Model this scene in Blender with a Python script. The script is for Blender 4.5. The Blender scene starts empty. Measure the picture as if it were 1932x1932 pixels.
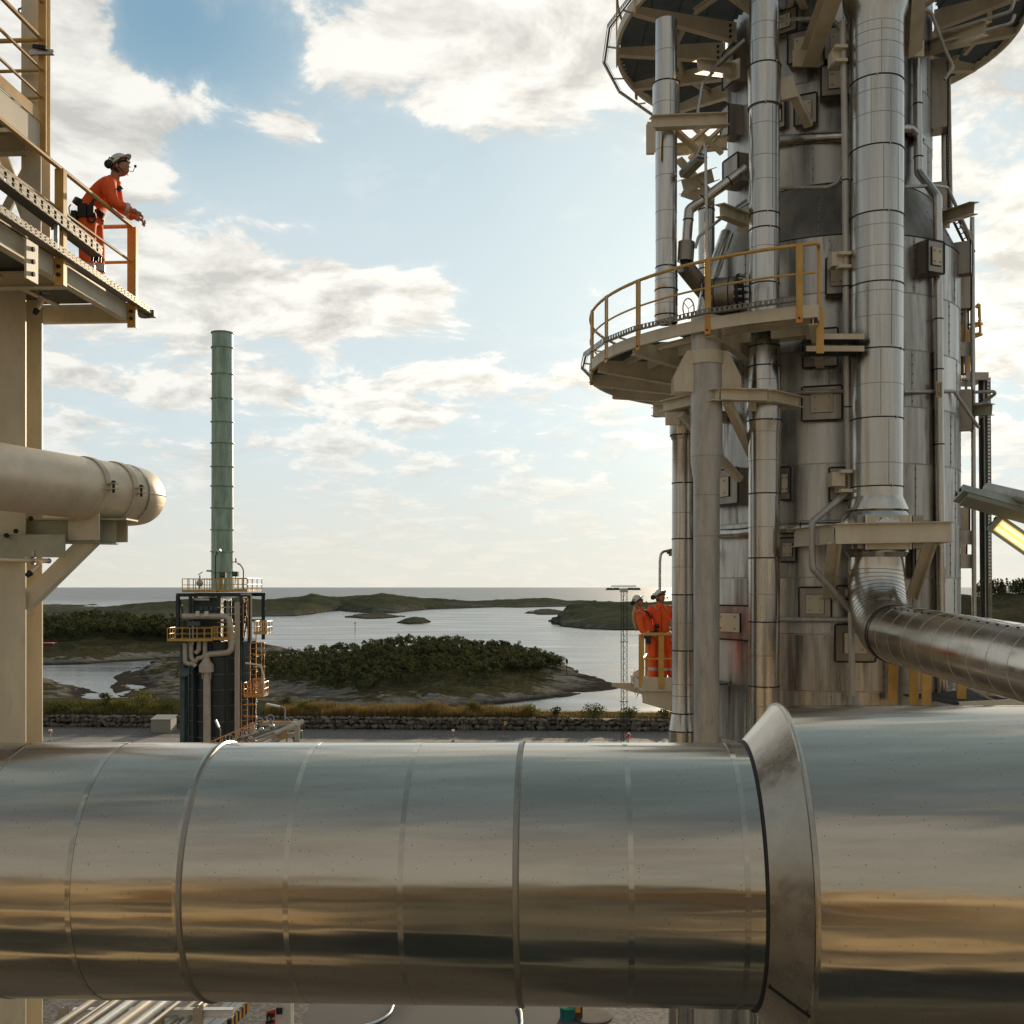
import bpy, bmesh, math, random
import numpy as np
from mathutils import Vector, Matrix, noise as mnoise
R = math.radians
random.seed(7); rng = np.random.default_rng(7)
S = bpy.context.scene
COL = S.collection

# ---------------------------------------------------------------- camera
F, CX, HY, CAMZ = 2026.0, 966.0, 1107.5, 20.0      # focal length, optical centre, horizon (1932-pixel units), eye height
cam = bpy.data.cameras.new('camera'); camo = bpy.data.objects.new('camera', cam); COL.objects.link(camo)
camo.location = (0, 0, CAMZ); camo.rotation_euler = (R(90), 0, 0)
cam.sensor_width = 36; cam.lens = 36*F/1932.0; cam.shift_y = 0.0733
cam.clip_start = 0.1; cam.clip_end = 90000
S.camera = camo

# ---------------------------------------------------------------- exposure
S.view_settings.view_transform = 'Standard'; S.view_settings.look = 'None'
S.view_settings.exposure = 0.50; S.view_settings.gamma = 1.0; S.view_settings.use_curve_mapping = False

# ---------------------------------------------------------------- node helper
class NX:
    """tiny expression wrapper round shader sockets"""
    def __init__(s, t, sock): s.t, s.s = t, sock
    def _op(s, op, o=None, o2=None, clamp=False):
        n = s.t.nodes.new('ShaderNodeMath'); n.operation = op; n.use_clamp = clamp
        for i, v in enumerate((s, o, o2)):
            if v is None: continue
            if isinstance(v, NX): s.t.links.new(v.s, n.inputs[i])
            else: n.inputs[i].default_value = v
        return NX(s.t, n.outputs[0])
    def __add__(s, o): return s._op('ADD', o)
    __radd__ = __add__
    def __sub__(s, o): return s._op('SUBTRACT', o)
    def __rsub__(s, o): return (s*-1.0)+o
    def __mul__(s, o): return s._op('MULTIPLY', o)
    __rmul__ = __mul__
    def __truediv__(s, o): return s._op('DIVIDE', o)
    def pow(s, o): return s._op('POWER', o)
    def max(s, o): return s._op('MAXIMUM', o)
    def min(s, o): return s._op('MINIMUM', o)
    def abs(s): return s._op('ABSOLUTE')
    def smooth(s, a, b, lo=0., hi=1.):
        n = s.t.nodes.new('ShaderNodeMapRange'); n.interpolation_type = 'SMOOTHSTEP'
        s.t.links.new(s.s, n.inputs['Value'])
        for k, v in (('From Min', a), ('From Max', b), ('To Min', lo), ('To Max', hi)): n.inputs[k].default_value = v
        return NX(s.t, n.outputs['Result'])
    def lin(s, a, b, lo=0., hi=1.):
        n = s.t.nodes.new('ShaderNodeMapRange'); s.t.links.new(s.s, n.inputs['Value'])
        for k, v in (('From Min', a), ('From Max', b), ('To Min', lo), ('To Max', hi)): n.inputs[k].default_value = v
        return NX(s.t, n.outputs['Result'])
def comb(t, x, y, z):
    n = t.nodes.new('ShaderNodeCombineXYZ')
    for i, v in enumerate((x, y, z)):
        if isinstance(v, NX): t.links.new(v.s, n.inputs[i])
        else: n.inputs[i].default_value = v
    return n.outputs[0]
def sep(t, sock):
    n = t.nodes.new('ShaderNodeSeparateXYZ'); t.links.new(sock, n.inputs[0])
    return [NX(t, o) for o in n.outputs]
def noise(t, vec, scale, detail=5, rough=.55, dist=0., lac=2.):
    n = t.nodes.new('ShaderNodeTexNoise'); n.inputs['Scale'].default_value = scale; n.inputs['Detail'].default_value = detail
    n.inputs['Roughness'].default_value = rough; n.inputs['Distortion'].default_value = dist; n.inputs['Lacunarity'].default_value = lac
    if vec is not None: t.links.new(vec, n.inputs['Vector'])
    return NX(t, n.outputs[0])
def mixc(t, fac, a, b):
    n = t.nodes.new('ShaderNodeMix'); n.data_type = 'RGBA'
    if isinstance(fac, NX): t.links.new(fac.s, n.inputs[0])
    else: n.inputs[0].default_value = fac
    for i, v in ((6, a), (7, b)):
        if hasattr(v, 'is_linked') or hasattr(v, 'links'): t.links.new(v, n.inputs[i])
        else: n.inputs[i].default_value = tuple(v)+((1.,) if len(v) == 3 else ())
    return n.outputs[2]
def scalec(t, col, fac):
    n = t.nodes.new('ShaderNodeVectorMath'); n.operation = 'SCALE'
    if hasattr(col, 'links'): t.links.new(col, n.inputs[0])
    else: n.inputs[0].default_value = col
    if isinstance(fac, NX): t.links.new(fac.s, n.inputs['Scale'])
    else: n.inputs['Scale'].default_value = fac
    return n.outputs[0]

# ---------------------------------------------------------------- sky and sun
SUN_AZ, SUN_EL = R(13.5), R(11.5)
SD = Vector((math.sin(SUN_AZ)*math.cos(SUN_EL), math.cos(SUN_AZ)*math.cos(SUN_EL), math.sin(SUN_EL)))
W = bpy.data.worlds.new('World'); S.world = W; W.use_nodes = True
W.cycles.sampling_method = 'MANUAL'; W.cycles.sample_map_resolution = 512
t = W.node_tree; t.nodes.clear()
out = t.nodes.new('ShaderNodeOutputWorld'); bg = t.nodes.new('ShaderNodeBackground'); t.links.new(bg.outputs[0], out.inputs[0])
bg.inputs['Strength'].default_value = 0.112
sky = t.nodes.new('ShaderNodeTexSky'); sky.sky_type = 'NISHITA'; sky.sun_disc = False
sky.sun_elevation = SUN_EL; sky.sun_rotation = SUN_AZ; sky.altitude = 20; sky.air_density = 1.1; sky.dust_density = 0.6; sky.ozone_density = 1.6
tc = t.nodes.new('ShaderNodeTexCoord')
nv = t.nodes.new('ShaderNodeVectorMath'); nv.operation = 'NORMALIZE'; t.links.new(tc.outputs['Generated'], nv.inputs[0])
dx, dy, dz = sep(t, nv.outputs[0])
el = dz._op('ARCSINE'); az = dx._op('ARCTAN2', dy)
up = dz.max(0.0)
q = comb(t, dx/(up+.22), dy/(up+.22), up*1.2)                 # clouds lie flat, so they crowd towards the horizon
dt = t.nodes.new('ShaderNodeVectorMath'); dt.operation = 'DOT_PRODUCT'; t.links.new(nv.outputs[0], dt.inputs[0]); dt.inputs[1].default_value = SD
cs = NX(t, dt.outputs['Value'])
n1 = noise(t, q, 5.2, 9, .64, .35); n2 = noise(t, q, 1.3, 3, .5)
qs = t.nodes.new('ShaderNodeVectorMath'); qs.operation = 'ADD'; t.links.new(q, qs.inputs[0]); qs.inputs[1].default_value = (-.012, -.05, .055)
n1s = noise(t, qs.outputs[0], 5.2, 5, .6, .35)
aev = comb(t, az, el, 0.)
def blob(x, y, sx, sy, amp):                                   # a bank of cloud (or a gap) at a bearing and height in the sky
    a = math.atan((x-CX)/F); e = math.atan((HY-y)/F*math.cos(a))
    s1 = t.nodes.new('ShaderNodeVectorMath'); s1.operation = 'SUBTRACT'; t.links.new(aev, s1.inputs[0]); s1.inputs[1].default_value = (a, e, 0)
    s2 = t.nodes.new('ShaderNodeVectorMath'); s2.operation = 'MULTIPLY'; t.links.new(s1.outputs[0], s2.inputs[0]); s2.inputs[1].default_value = (F/sx, F/sy, 0)
    s3 = t.nodes.new('ShaderNodeVectorMath'); s3.operation = 'LENGTH'; t.links.new(s2.outputs[0], s3.inputs[0])
    return NX(t, s3.outputs['Value']).smooth(0, 1, amp, 0)
bias = None
for b in ((150, 180, 330, 330, .20), (720, 60, 330, 170, .20), (1060, 90, 300, 200, .24), (290, 40, 120, 140, -.40), (480, 100, 120, 110, -.34), (400, 230, 120, 200, -.14),
          (450, 540, 130, 120, .27), (600, 570, 130, 120, .30), (770, 550, 170, 85, .27), (640, 330, 330, 190, -.20), (1000, 470, 430, 230, -.22), (560, 250, 130, 60, .14),
          (240, 560, 230, 90, .15), (780, 782, 210, 34, .20), (640, 740, 240, 70, .14), (1860, 380, 240, 420, .14), (860, 715, 150, 50, .12), (330, 720, 300, 60, .10), (620, 430, 300, 40, .10)):
    v = blob(*b); bias = v if bias is None else bias+v
cov = n1 + (n2-.5)*.22 + bias + el.smooth(.0, .30, .03, .0) + el.smooth(.75, 1.4, .0, -.12)
mask = (cov.smooth(.495, .60)*.78+cov.smooth(.36, .62)*.22)*el.smooth(.04, .20, .45, 1.)
lit = ((n1-n1s)*1.6+.90).max(.68).min(1.06)
glow = cs.max(0.).pow(9.)
base = glow*.22 + cs.smooth(-.3, .92, .55, .98)
ccol = mixc(t, glow, (5.6, 5.55, 5.25), (5.8, 5.6, 5.1))
cloud = scalec(t, ccol, lit*base)
def vm(op, a, b):
    n = t.nodes.new('ShaderNodeVectorMath'); n.operation = op; t.links.new(a, n.inputs[0])
    if hasattr(b, 'links'): t.links.new(b, n.inputs[1])
    else: n.inputs[1].default_value = b
    return n.outputs[0]
den = vm('ADD', scalec(t, sky.outputs[0], .15), (1, 1, 1))          # the air round the hidden sun glows without burning out
clear = vm('MULTIPLY', vm('DIVIDE', sky.outputs[0], den), (.72, 1.10, 1.26))
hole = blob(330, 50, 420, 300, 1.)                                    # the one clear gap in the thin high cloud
veil = mixc(t, (el.smooth(.18, .52, .86, .50)-hole*.42).max(cs.smooth(.86, .99)*.8).max(cs.smooth(-.75, .05, .8, 0.)), clear, scalec(t, mixc(t, cs.smooth(-.7, .1, 1, 0), mixc(t, el.smooth(.4, 1.1), (4.45, 4.95, 5.1), (3.3, 3.95, 3.85)), (5.3, 4.7, 3.9)), cs.smooth(-.3, .92, .52, 1.)+glow*.12))  # unseen overhead and rear veil is tinted to set the pipe's reflections
haze = el.smooth(-.01, .16, .70, .0)
hcol = scalec(t, mixc(t, glow, (4.9, 4.6, 3.95), (5.7, 5.25, 4.3)), cs.smooth(-.3, .92, .60, 1.))
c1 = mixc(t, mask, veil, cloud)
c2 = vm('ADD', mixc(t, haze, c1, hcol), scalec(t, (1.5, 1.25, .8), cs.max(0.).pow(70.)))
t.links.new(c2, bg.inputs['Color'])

sl = bpy.data.lights.new('sun', 'SUN'); so = bpy.data.objects.new('sun', sl); COL.objects.link(so)
sl.energy = 3.0; sl.angle = R(.8); sl.color = (1., .80, .55)
so.rotation_euler = (-SD).to_track_quat('-Z', 'Y').to_euler(); so.location = (60, 200, 90)

# ---------------------------------------------------------------- geometry helpers
def D(x, y, Y):
    """world point at depth Y on the sight line of a photograph pixel (1932-pixel units)"""
    return Vector(((x-CX)/F*Y, Y, CAMZ+(HY-y)/F*Y))
def Sp(x, y, Y): return D(x/1.925, y/1.925, Y)
def V(*a): return Vector(a)
def frame(ax, up=None):
    ax = Vector(ax).normalized(); up = Vector(up) if up is not None else (V(0, 0, 1) if abs(ax.z) < .95 else V(0, 1, 0))
    x = up.cross(ax)
    if x.length < 1e-5: x = V(1, 0, 0).cross(ax)
    x.normalize(); return x, ax.cross(x).normalized(), ax
LOC = {}
class MB:
    def __init__(s): s.v = []; s.f = []; s.m = []; s.cur = 0
    def add(s, vs, fs):
        o = len(s.v); s.v += [Vector(p) for p in vs]
        for f in fs: s.f.append([i+o for i in f]); s.m.append(s.cur)
        return s
    def mat(s, i): s.cur = i; return s
    def obox(s, c, ax, h):
        c = Vector(c); x, y, z = [Vector(a)*k for a, k in zip(ax, h)]
        vs = [c+x*i+y*j+z*k for i in (-1, 1) for j in (-1, 1) for k in (-1, 1)]
        return s.add(vs, [(0, 1, 3, 2), (4, 6, 7, 5), (0, 4, 5, 1), (2, 3, 7, 6), (0, 2, 6, 4), (1, 5, 7, 3)])
    def box(s, a, b):
        a, b = Vector(a), Vector(b)
        return s.obox((a+b)/2, (V(1, 0, 0), V(0, 1, 0), V(0, 0, 1)), [abs(k)/2 for k in (b-a)])
    def bar(s, p0, p1, w, h, up=None):
        p0, p1 = Vector(p0), Vector(p1); x, y, z = frame(p1-p0, up)
        return s.obox((p0+p1)/2, (x, y, z), (w/2, h/2, (p1-p0).length/2))
    def ibeam(s, p0, p1, h, w, tf=.014, tw=.01, up=None):
        p0, p1 = Vector(p0), Vector(p1); x, y, z = frame(p1-p0, up); L = (p1-p0).length/2; c = (p0+p1)/2
        s.obox(c+y*(h/2-tf/2), (x, y, z), (w/2, tf/2, L)); s.obox(c-y*(h/2-tf/2), (x, y, z), (w/2, tf/2, L))
        return s.obox(c, (x, y, z), (tw/2, h/2-tf, L))
    def channel(s, p0, p1, h, w, side=1, th=.012, up=None):
        p0, p1 = Vector(p0), Vector(p1); x, y, z = frame(p1-p0, up); L = (p1-p0).length/2; c = (p0+p1)/2
        s.obox(c+y*(h/2-th/2)+x*side*w/2, (x, y, z), (w/2, th/2, L)); s.obox(c-y*(h/2-th/2)+x*side*w/2, (x, y, z), (w/2, th/2, L))
        return s.obox(c+x*side*th/2, (x, y, z), (th/2, h/2-th, L))
    def lathe(s, o, ax, prof, n=32, cap0=True, cap1=True, a0=0., a1=2*math.pi):
        o = Vector(o); x, y, z = frame(ax); full = abs(a1-a0-2*math.pi) < 1e-6; k = n if full else n+1
        vs = []
        for tt, r in prof:
            for i in range(k):
                a = a0+(a1-a0)*i/n; vs.append(o+z*tt+(x*math.cos(a)+y*math.sin(a))*r)
        fs = []
        for j in range(len(prof)-1):
            for i in range(n if full else n):
                i2 = (i+1) % k
                fs.append((j*k+i, j*k+i2, (j+1)*k+i2, (j+1)*k+i))
        if full and cap0: fs.append(tuple(range(k-1, -1, -1)))
        if full and cap1: fs.append(tuple((len(prof)-1)*k+i for i in range(k)))
        return s.add(vs, fs)
    def cyl(s, p0, p1, r0, r1=None, n=16, caps=True):
        p0, p1 = Vector(p0), Vector(p1); r1 = r0 if r1 is None else r1
        return s.lathe(p0, p1-p0, [(0, r0), ((p1-p0).length, r1)], n, caps, caps)
    def tube(s, pts, r, n=10, closed=False, caps=True):
        pts = [Vector(p) for p in pts]; m = len(pts); rs = r if isinstance(r, (list, tuple)) else [r]*m
        vs = []; px = None
        for i, p in enumerate(pts):
            a = pts[i]-pts[i-1] if i or closed else pts[1]-pts[0]
            b = pts[(i+1) % m]-pts[i] if i < m-1 or closed else a
            a = a.normalized(); b = b.normalized(); tg = (a+b)
            tg = tg.normalized() if tg.length > 1e-4 else a
            if px is None: px = frame(tg)[0]
            px = (px-tg*px.dot(tg))
            px = px.normalized() if px.length > 1e-4 else frame(tg)[0]
            py = tg.cross(px); co = max(.5, a.dot(tg)); bd = (b-a); 
            bn = bd.normalized() if bd.length > 1e-4 else None
            for k in range(n):
                th = 2*math.pi*k/n; o = px*math.cos(th)+py*math.sin(th)
                if bn is not None:
                    bb = (bn-tg*bn.dot(tg))
                    if bb.length > 1e-4: bb.normalize(); o = o+bb*(o.dot(bb))*(1/co-1)
                vs.append(p+o*rs[i])
        fs = []
        for i in range(m if closed else m-1):
            for k in range(n):
                i2 = (i+1) % m; fs.append((i*n+k, i*n+(k+1) % n, i2*n+(k+1) % n, i2*n+k))
        if caps and not closed:
            fs.append(tuple(range(n-1, -1, -1))); fs.append(tuple((m-1)*n+k for k in range(n)))
        return s.add(vs, fs)
    def prism(s, poly, ext):
        poly = [Vector(p) for p in poly]; n = len(poly); ext = Vector(ext)
        return s.add(poly+[p+ext for p in poly], [tuple(range(n-1, -1, -1)), tuple(range(n, 2*n))]+[(i, (i+1) % n, n+(i+1) % n, n+i) for i in range(n)])
    def ball(s, c, r, nu=12, nv=8, ax=None, sc=(1, 1, 1)):
        c = Vector(c); x, y, z = frame(ax or (0, 0, 1)); vs = []; fs = []
        for j in range(nv+1):
            ph = math.pi*j/nv
            for i in range(nu):
                th = 2*math.pi*i/nu
                vs.append(c+(x*math.sin(ph)*math.cos(th)*sc[0]+y*math.sin(ph)*math.sin(th)*sc[1]-z*math.cos(ph)*sc[2])*r)
        for j in range(nv):
            for i in range(nu): fs.append((j*nu+i, j*nu+(i+1) % nu, (j+1)*nu+(i+1) % nu, (j+1)*nu+i))
        return s.add(vs, fs)
    def build(s, name, mat, parent=None, smooth=True, ang=32, **tags):
        me = bpy.data.meshes.new(name)
        a = np.array([tuple(p) for p in s.v]); lo, hi = a.min(0), a.max(0)
        c = Vector(((lo[0]+hi[0])/2, (lo[1]+hi[1])/2, (lo[2]+hi[2])/2 if parent else lo[2]))
        me.from_pydata([tuple(p-c) for p in s.v], [], s.f)
        mats = mat if isinstance(mat, (list, tuple)) else [mat]
        for m in mats: me.materials.append(M[m] if isinstance(m, str) else m)
        if len(mats) > 1: me.polygons.foreach_set('material_index', s.m)
        me.validate()
        bm = bmesh.new(); bm.from_mesh(me); bmesh.ops.recalc_face_normals(bm, faces=bm.faces); bm.to_mesh(me); bm.free()
        if smooth:
            me.shade_smooth(); me.set_sharp_from_angle(angle=R(ang))
        return link(bpy.data.objects.new(name, me), c, parent, **tags)
def link(o, c, parent=None, label=None, cat=None, group=None, kind=None):
    COL.objects.link(o); o.location = c; LOC[o] = Vector(c)
    if parent is not None:
        o.parent = parent; o.matrix_parent_inverse = Matrix.Translation(-LOC[parent])
    if label: o['label'] = label
    if cat: o['category'] = cat
    if group: o['group'] = group
    if kind: o['kind'] = kind
    return o
def thing(name, label, cat, loc, group=None):
    o = bpy.data.objects.new(name, None); o.empty_display_size = .3
    return link(o, Vector(loc), None, label, cat, group)
def raw(name, vs, fs, mat, parent=None, smooth=False, **tags):
    """fast numpy mesh"""
    vs = np.asarray(vs, dtype=float); fs = np.asarray(fs)
    c = (vs.min(0)+vs.max(0))/2; c[2] = vs[:, 2].min()
    me = bpy.data.meshes.new(name); n, k = fs.shape
    me.vertices.add(len(vs)); me.vertices.foreach_set('co', (vs-c).ravel())
    me.loops.add(n*k); me.loops.foreach_set('vertex_index', fs.ravel().astype(np.int32))
    me.polygons.add(n); me.polygons.foreach_set('loop_start', np.arange(0, n*k, k, dtype=np.int32))
    me.materials.append(M[mat]); me.update(calc_edges=True); me.validate()
    if smooth: me.shade_smooth()
    return link(bpy.data.objects.new(name, me), Vector(c), parent, **tags)
def arc3(a, b, c, n=8):
    """fillet points for a corner b between a and c is done by bend()"""
    return [a.lerp(c, i/n) for i in range(n+1)]
def bend(pts, rad, n=7):
    """polyline with its corners rounded"""
    pts = [Vector(p) for p in pts]; o = [pts[0]]
    for i in range(1, len(pts)-1):
        p, a, b = pts[i], (pts[i-1]-pts[i]).normalized(), (pts[i+1]-pts[i]).normalized()
        ang = a.angle(b); d = min(rad/math.tan(ang/2), (pts[i-1]-p).length*.49, (pts[i+1]-p).length*.49)
        rr = d*math.tan(ang/2); ctr = p+(a+b).normalized()*rr/math.sin(ang/2); s0 = p+a*d-ctr; s1 = p+b*d-ctr
        tot = s0.angle(s1); axx = s0.cross(s1).normalized()
        for k in range(n+1): o.append(ctr+Matrix.Rotation(tot*k/n, 3, axx) @ s0)
    o.append(pts[-1]); return o

# ---------------------------------------------------------------- materials
M = {}
def newmat(name):
    m = bpy.data.materials.new(name); m.use_nodes = True; tt = m.node_tree; b = tt.nodes['Principled BSDF']; M[name] = m
    return m, tt, b
def oc(tt, scale=(1, 1, 1), kind='Object', offset=True):
    c = tt.nodes.new('ShaderNodeTexCoord'); mp = tt.nodes.new('ShaderNodeMapping'); mp.inputs['Scale'].default_value = scale
    tt.links.new(c.outputs[kind], mp.inputs[0])
    if offset:
        oi = tt.nodes.new('ShaderNodeObjectInfo'); k = NX(tt, oi.outputs['Random'])*37.
        tt.links.new(comb(tt, k, k*1.7, k*.6), mp.inputs['Location'])
    return mp.outputs[0]
def bumpn(tt, b, h, strength, dist):
    n = tt.nodes.new('ShaderNodeBump'); n.inputs['Strength'].default_value = strength; n.inputs['Distance'].default_value = dist
    tt.links.new(h.s, n.inputs['Height']); tt.links.new(n.outputs[0], b.inputs['Normal'])
def pm(name, col, rough=.5, metal=0., var=.18, scale=3., stretch=(1, 1, 1), bump=0., bscale=40., rvar=.12, dirt=0., dcol=(.06, .05, .04), spec=.5, random=0.):
    """painted or metallic surface with uneven tone, grain and optional grime"""
    m, tt, b = newmat(name)
    v = oc(tt, tuple(k*scale for k in stretch)); n = noise(tt, v, 1., 6, .6)
    lo = tuple(k*(1-var) for k in col); hi = tuple(min(1, k*(1+var)) for k in col)
    c = mixc(tt, n.smooth(.3, .7), lo, hi)
    if random:
        oi = tt.nodes.new('ShaderNodeObjectInfo'); c = scalec(tt, c, NX(tt, oi.outputs['Random'])*random*2+(1-random))
    if dirt:
        d = noise(tt, oc(tt, tuple(k*scale*1.3 for k in stretch)), 1.4, 7, .68).smooth(.52, .72)*dirt
        c = mixc(tt, d, c, dcol)
    tt.links.new(c, b.inputs['Base Color'])
    tt.links.new((n*rvar*2+(rough-rvar)).s, b.inputs['Roughness'])
    b.inputs['Metallic'].default_value = metal; b.inputs['Specular IOR Level'].default_value = spec
    if bump: bumpn(tt, b, noise(tt, oc(tt, tuple(k*bscale for k in stretch)), 1., 4, .6), bump, .01)
    return m
# steel cladding
def steel(name, col, rough, st, bmp=.03, bsc=(1, 1, 1), streak=.25, specks=0., grime=0.):
    m, tt, b = newmat(name)
    n = noise(tt, oc(tt, st), 1., 7, .62); g = noise(tt, oc(tt, tuple(k*.35 for k in st)), 1., 3, .5)
    f = (n*.6+g*.4).smooth(.36, .64)
    c = mixc(tt, f, tuple(k*(1-streak) for k in col), tuple(min(1, k*(1+streak*.55)) for k in col))
    rr = n.smooth(.35, .7, rough*.72, rough*1.35)
    if grime:
        d = noise(tt, oc(tt, tuple(k*.55 for k in st)), 1., 8, .72).smooth(.53, .74)*grime
        c = mixc(tt, d, c, (.045, .038, .03)); rr = rr+d*.25
    if specks:
        vo = tt.nodes.new('ShaderNodeTexVoronoi'); vo.inputs['Scale'].default_value = 52; tt.links.new(oc(tt, (1, 1, 1)), vo.inputs['Vector'])
        wh = sep(tt, vo.outputs['Color'])[0]
        sp = NX(tt, vo.outputs['Distance']).smooth(.05, .16, 1, 0)*wh.smooth(.62, .70)*specks
        fine = noise(tt, oc(tt, (160, 160, 160)), 1., 2, .5).smooth(.62, .74)*.16
        c = mixc(tt, (sp+fine).min(1.), c, (.07, .05, .035)); rr = rr+sp*.4
    tt.links.new(c, b.inputs['Base Color']); tt.links.new(rr.s, b.inputs['Roughness']); b.inputs['Metallic'].default_value = 1.
    h = noise(tt, oc(tt, bsc), 1., 3, .5)
    bumpn(tt, b, h, 1., bmp)
    return m
steel('cladding', (.49, .465, .42), .36, (5, 5, .35), .006, (1.2, 1.2, .5), .48, 0, .9)
steel('cladding_sooty', (.42, .40, .36), .40, (4, 4, .4), .006, (1.2, 1.2, .5), .45, 0, 1.)
steel('cladding_cone', (.30, .27, .225), .55, (4, 4, .5), .006, (1.2, 1.2, .5), .34, 0, .6)
steel('steel', (.55, .53, .485), .25, (7, 7, .3), .007, (2, 2, .5), .26, 0, .38)
steel('steel_bend', (.60, .56, .49), .22, (1.2, 1.2, 1.2), .001, (2, 2, 2), .2, 0, .2)
steel('steel_dull', (.34, .305, .255), .46, (5, 5, .4), .004, (3, 3, .8), .28, 0, .35)
steel('fgsteel', (.53, .475, .385), .17, (.5, 6, 6), .016, (.45, 3.2, 3.2), .22, .9, .2)
steel('fgcollar', (.46, .405, .33), .30, (2, 6, 6), .006, (2, 4, 4), .2, .6, .2)
steel('galvanised', (.50, .49, .46), .45, (9, 9, 9), .002, (8, 8, 8), .2)
pm('beige', (.62, .545, .40), .5, 0, .10, 2.2, (1, 1, .35), dirt=.30, dcol=(.28, .22, .13), bump=.08)
pm('beige_green', (.40, .41, .30), .5, 0, .10, 2.5, dirt=.18, bump=.05)
pm('grey_paint', (.45, .42, .37), .45, .35, .16, 3., (2, 2, .4), dirt=.30, bump=.05)
pm('yellow', (.60, .35, .085), .42, 0, .12, 3., dirt=.15)
pm('orange_steel', (.68, .29, .05), .42, 0, .15, 3., dirt=.2)
pm('stack_green', (.33, .45, .34), .5, 0, .28, .9, (2, 2, .35), dirt=.5, dcol=(.09, .11, .08))
pm('heater', (.026, .038, .037), .38, 0, .4, 1.1, (2, 2, .4), dirt=.2, dcol=(.05, .05, .045))
pm('heater_panel', (.07, .10, .10), .45, 0, .3, 1.1, dirt=.3)
pm('black', (.012, .013, .013), .45)
pm('rubber', (.02, .018, .016), .7)
pm('grating', (.085, .09, .08), .55, .3)
pm('tray', (.22, .20, .16), .5, .3, .15, 6)
pm('cream_pipe', (.50, .43, .33), .45, .2, .1, 2, dirt=.12)
pm('aluminium_pipe', (.78, .65, .48), .46, .45, .08, 2.5, dirt=.10, bump=.03, bscale=25)
pm('white_paint', (.72, .70, .64), .4, 0, .06, 4, dirt=.12)
pm('teal', (.02, .16, .15), .4)
pm('red', (.55, .05, .03), .4)
pm('sign_orange', (.80, .34, .04), .5)
pm('label_paper', (.52, .40, .24), .6)
pm('ink', (.02, .02, .02), .6)
pm('brown_mark', (.10, .045, .02), .6)
pm('stone', (.145, .12, .09), .85, 0, .35, 1.6, bump=.5, bscale=6, rvar=.05, random=.35)
pm('shed', (.33, .30, .25), .6, 0, .1, 3)
pm('concrete', (.30, .27, .235), .85, 0, .12, .25, dirt=.2, bump=.2, bscale=8)
pm('roadway', (.235, .20, .17), .85, 0, .12, .12, dirt=.25, bump=.2, bscale=5, rvar=.04)
pm('bark', (.07, .055, .04), .9)
pm('asphalt', (.085, .076, .066), .9, 0, .2, .3, dirt=.3, bump=.2, bscale=8)
def ground_mat(name, a, b2, sc, bmp):
    m, tt, b = newmat(name)
    n = noise(tt, oc(tt, (sc, sc, sc)), 1., 8, .7); k = noise(tt, oc(tt, (sc*.06,)*3), 1., 3, .5)
    vo = tt.nodes.new('ShaderNodeTexVoronoi'); vo.inputs['Scale'].default_value = 7; tt.links.new(oc(tt), vo.inputs['Vector'])
    sx = sep(tt, vo.outputs['Color'])[0]
    c = mixc(tt, (n*.5+k*.25+sx*.25).smooth(.3, .7), a, b2); tt.links.new(c, b.inputs['Base Color'])
    b.inputs['Roughness'].default_value = .9; bumpn(tt, b, n+sx*.6, .8, bmp)
ground_mat('gravel', (.055, .046, .037), (.19, .165, .135), 2.2, .05)
def foliage(name, a, b2, sub=.25):
    m, tt, b = newmat(name)
    n = noise(tt, oc(tt, (.55, .55, .55)), 1., 4, .6); g = tt.nodes.new('ShaderNodeNewGeometry')
    r = NX(tt, g.outputs['Random Per Island'])
    c = mixc(tt, (n*.55+r*.45).smooth(.25, .75), a, b2); tt.links.new(c, b.inputs['Base Color'])
    b.inputs['Roughness'].default_value = .9; b.inputs['Specular IOR Level'].default_value = .05
    b.inputs['Transmission Weight'].default_value = 0
    tr = tt.nodes.new('ShaderNodeBsdfTranslucent'); tt.links.new(c, tr.inputs[0]); mx = tt.nodes.new('ShaderNodeMixShader'); mx.inputs[0].default_value = sub
    o = tt.nodes['Material Output']; tt.links.new(b.outputs[0], mx.inputs[1]); tt.links.new(tr.outputs[0], mx.inputs[2]); tt.links.new(mx.outputs[0], o.inputs[0])
foliage('leaf_dark', (.042, .050, .023), (.115, .118, .05), .3)
foliage('leaf_mid', (.05, .065, .02), (.13, .135, .045), .3)
foliage('leaf_yellow', (.10, .11, .025), (.22, .20, .05), .35)
foliage('grass', (.13, .095, .035), (.34, .225, .075), .4)
foliage('grass_green', (.08, .085, .025), (.17, .15, .045), .35)
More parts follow.
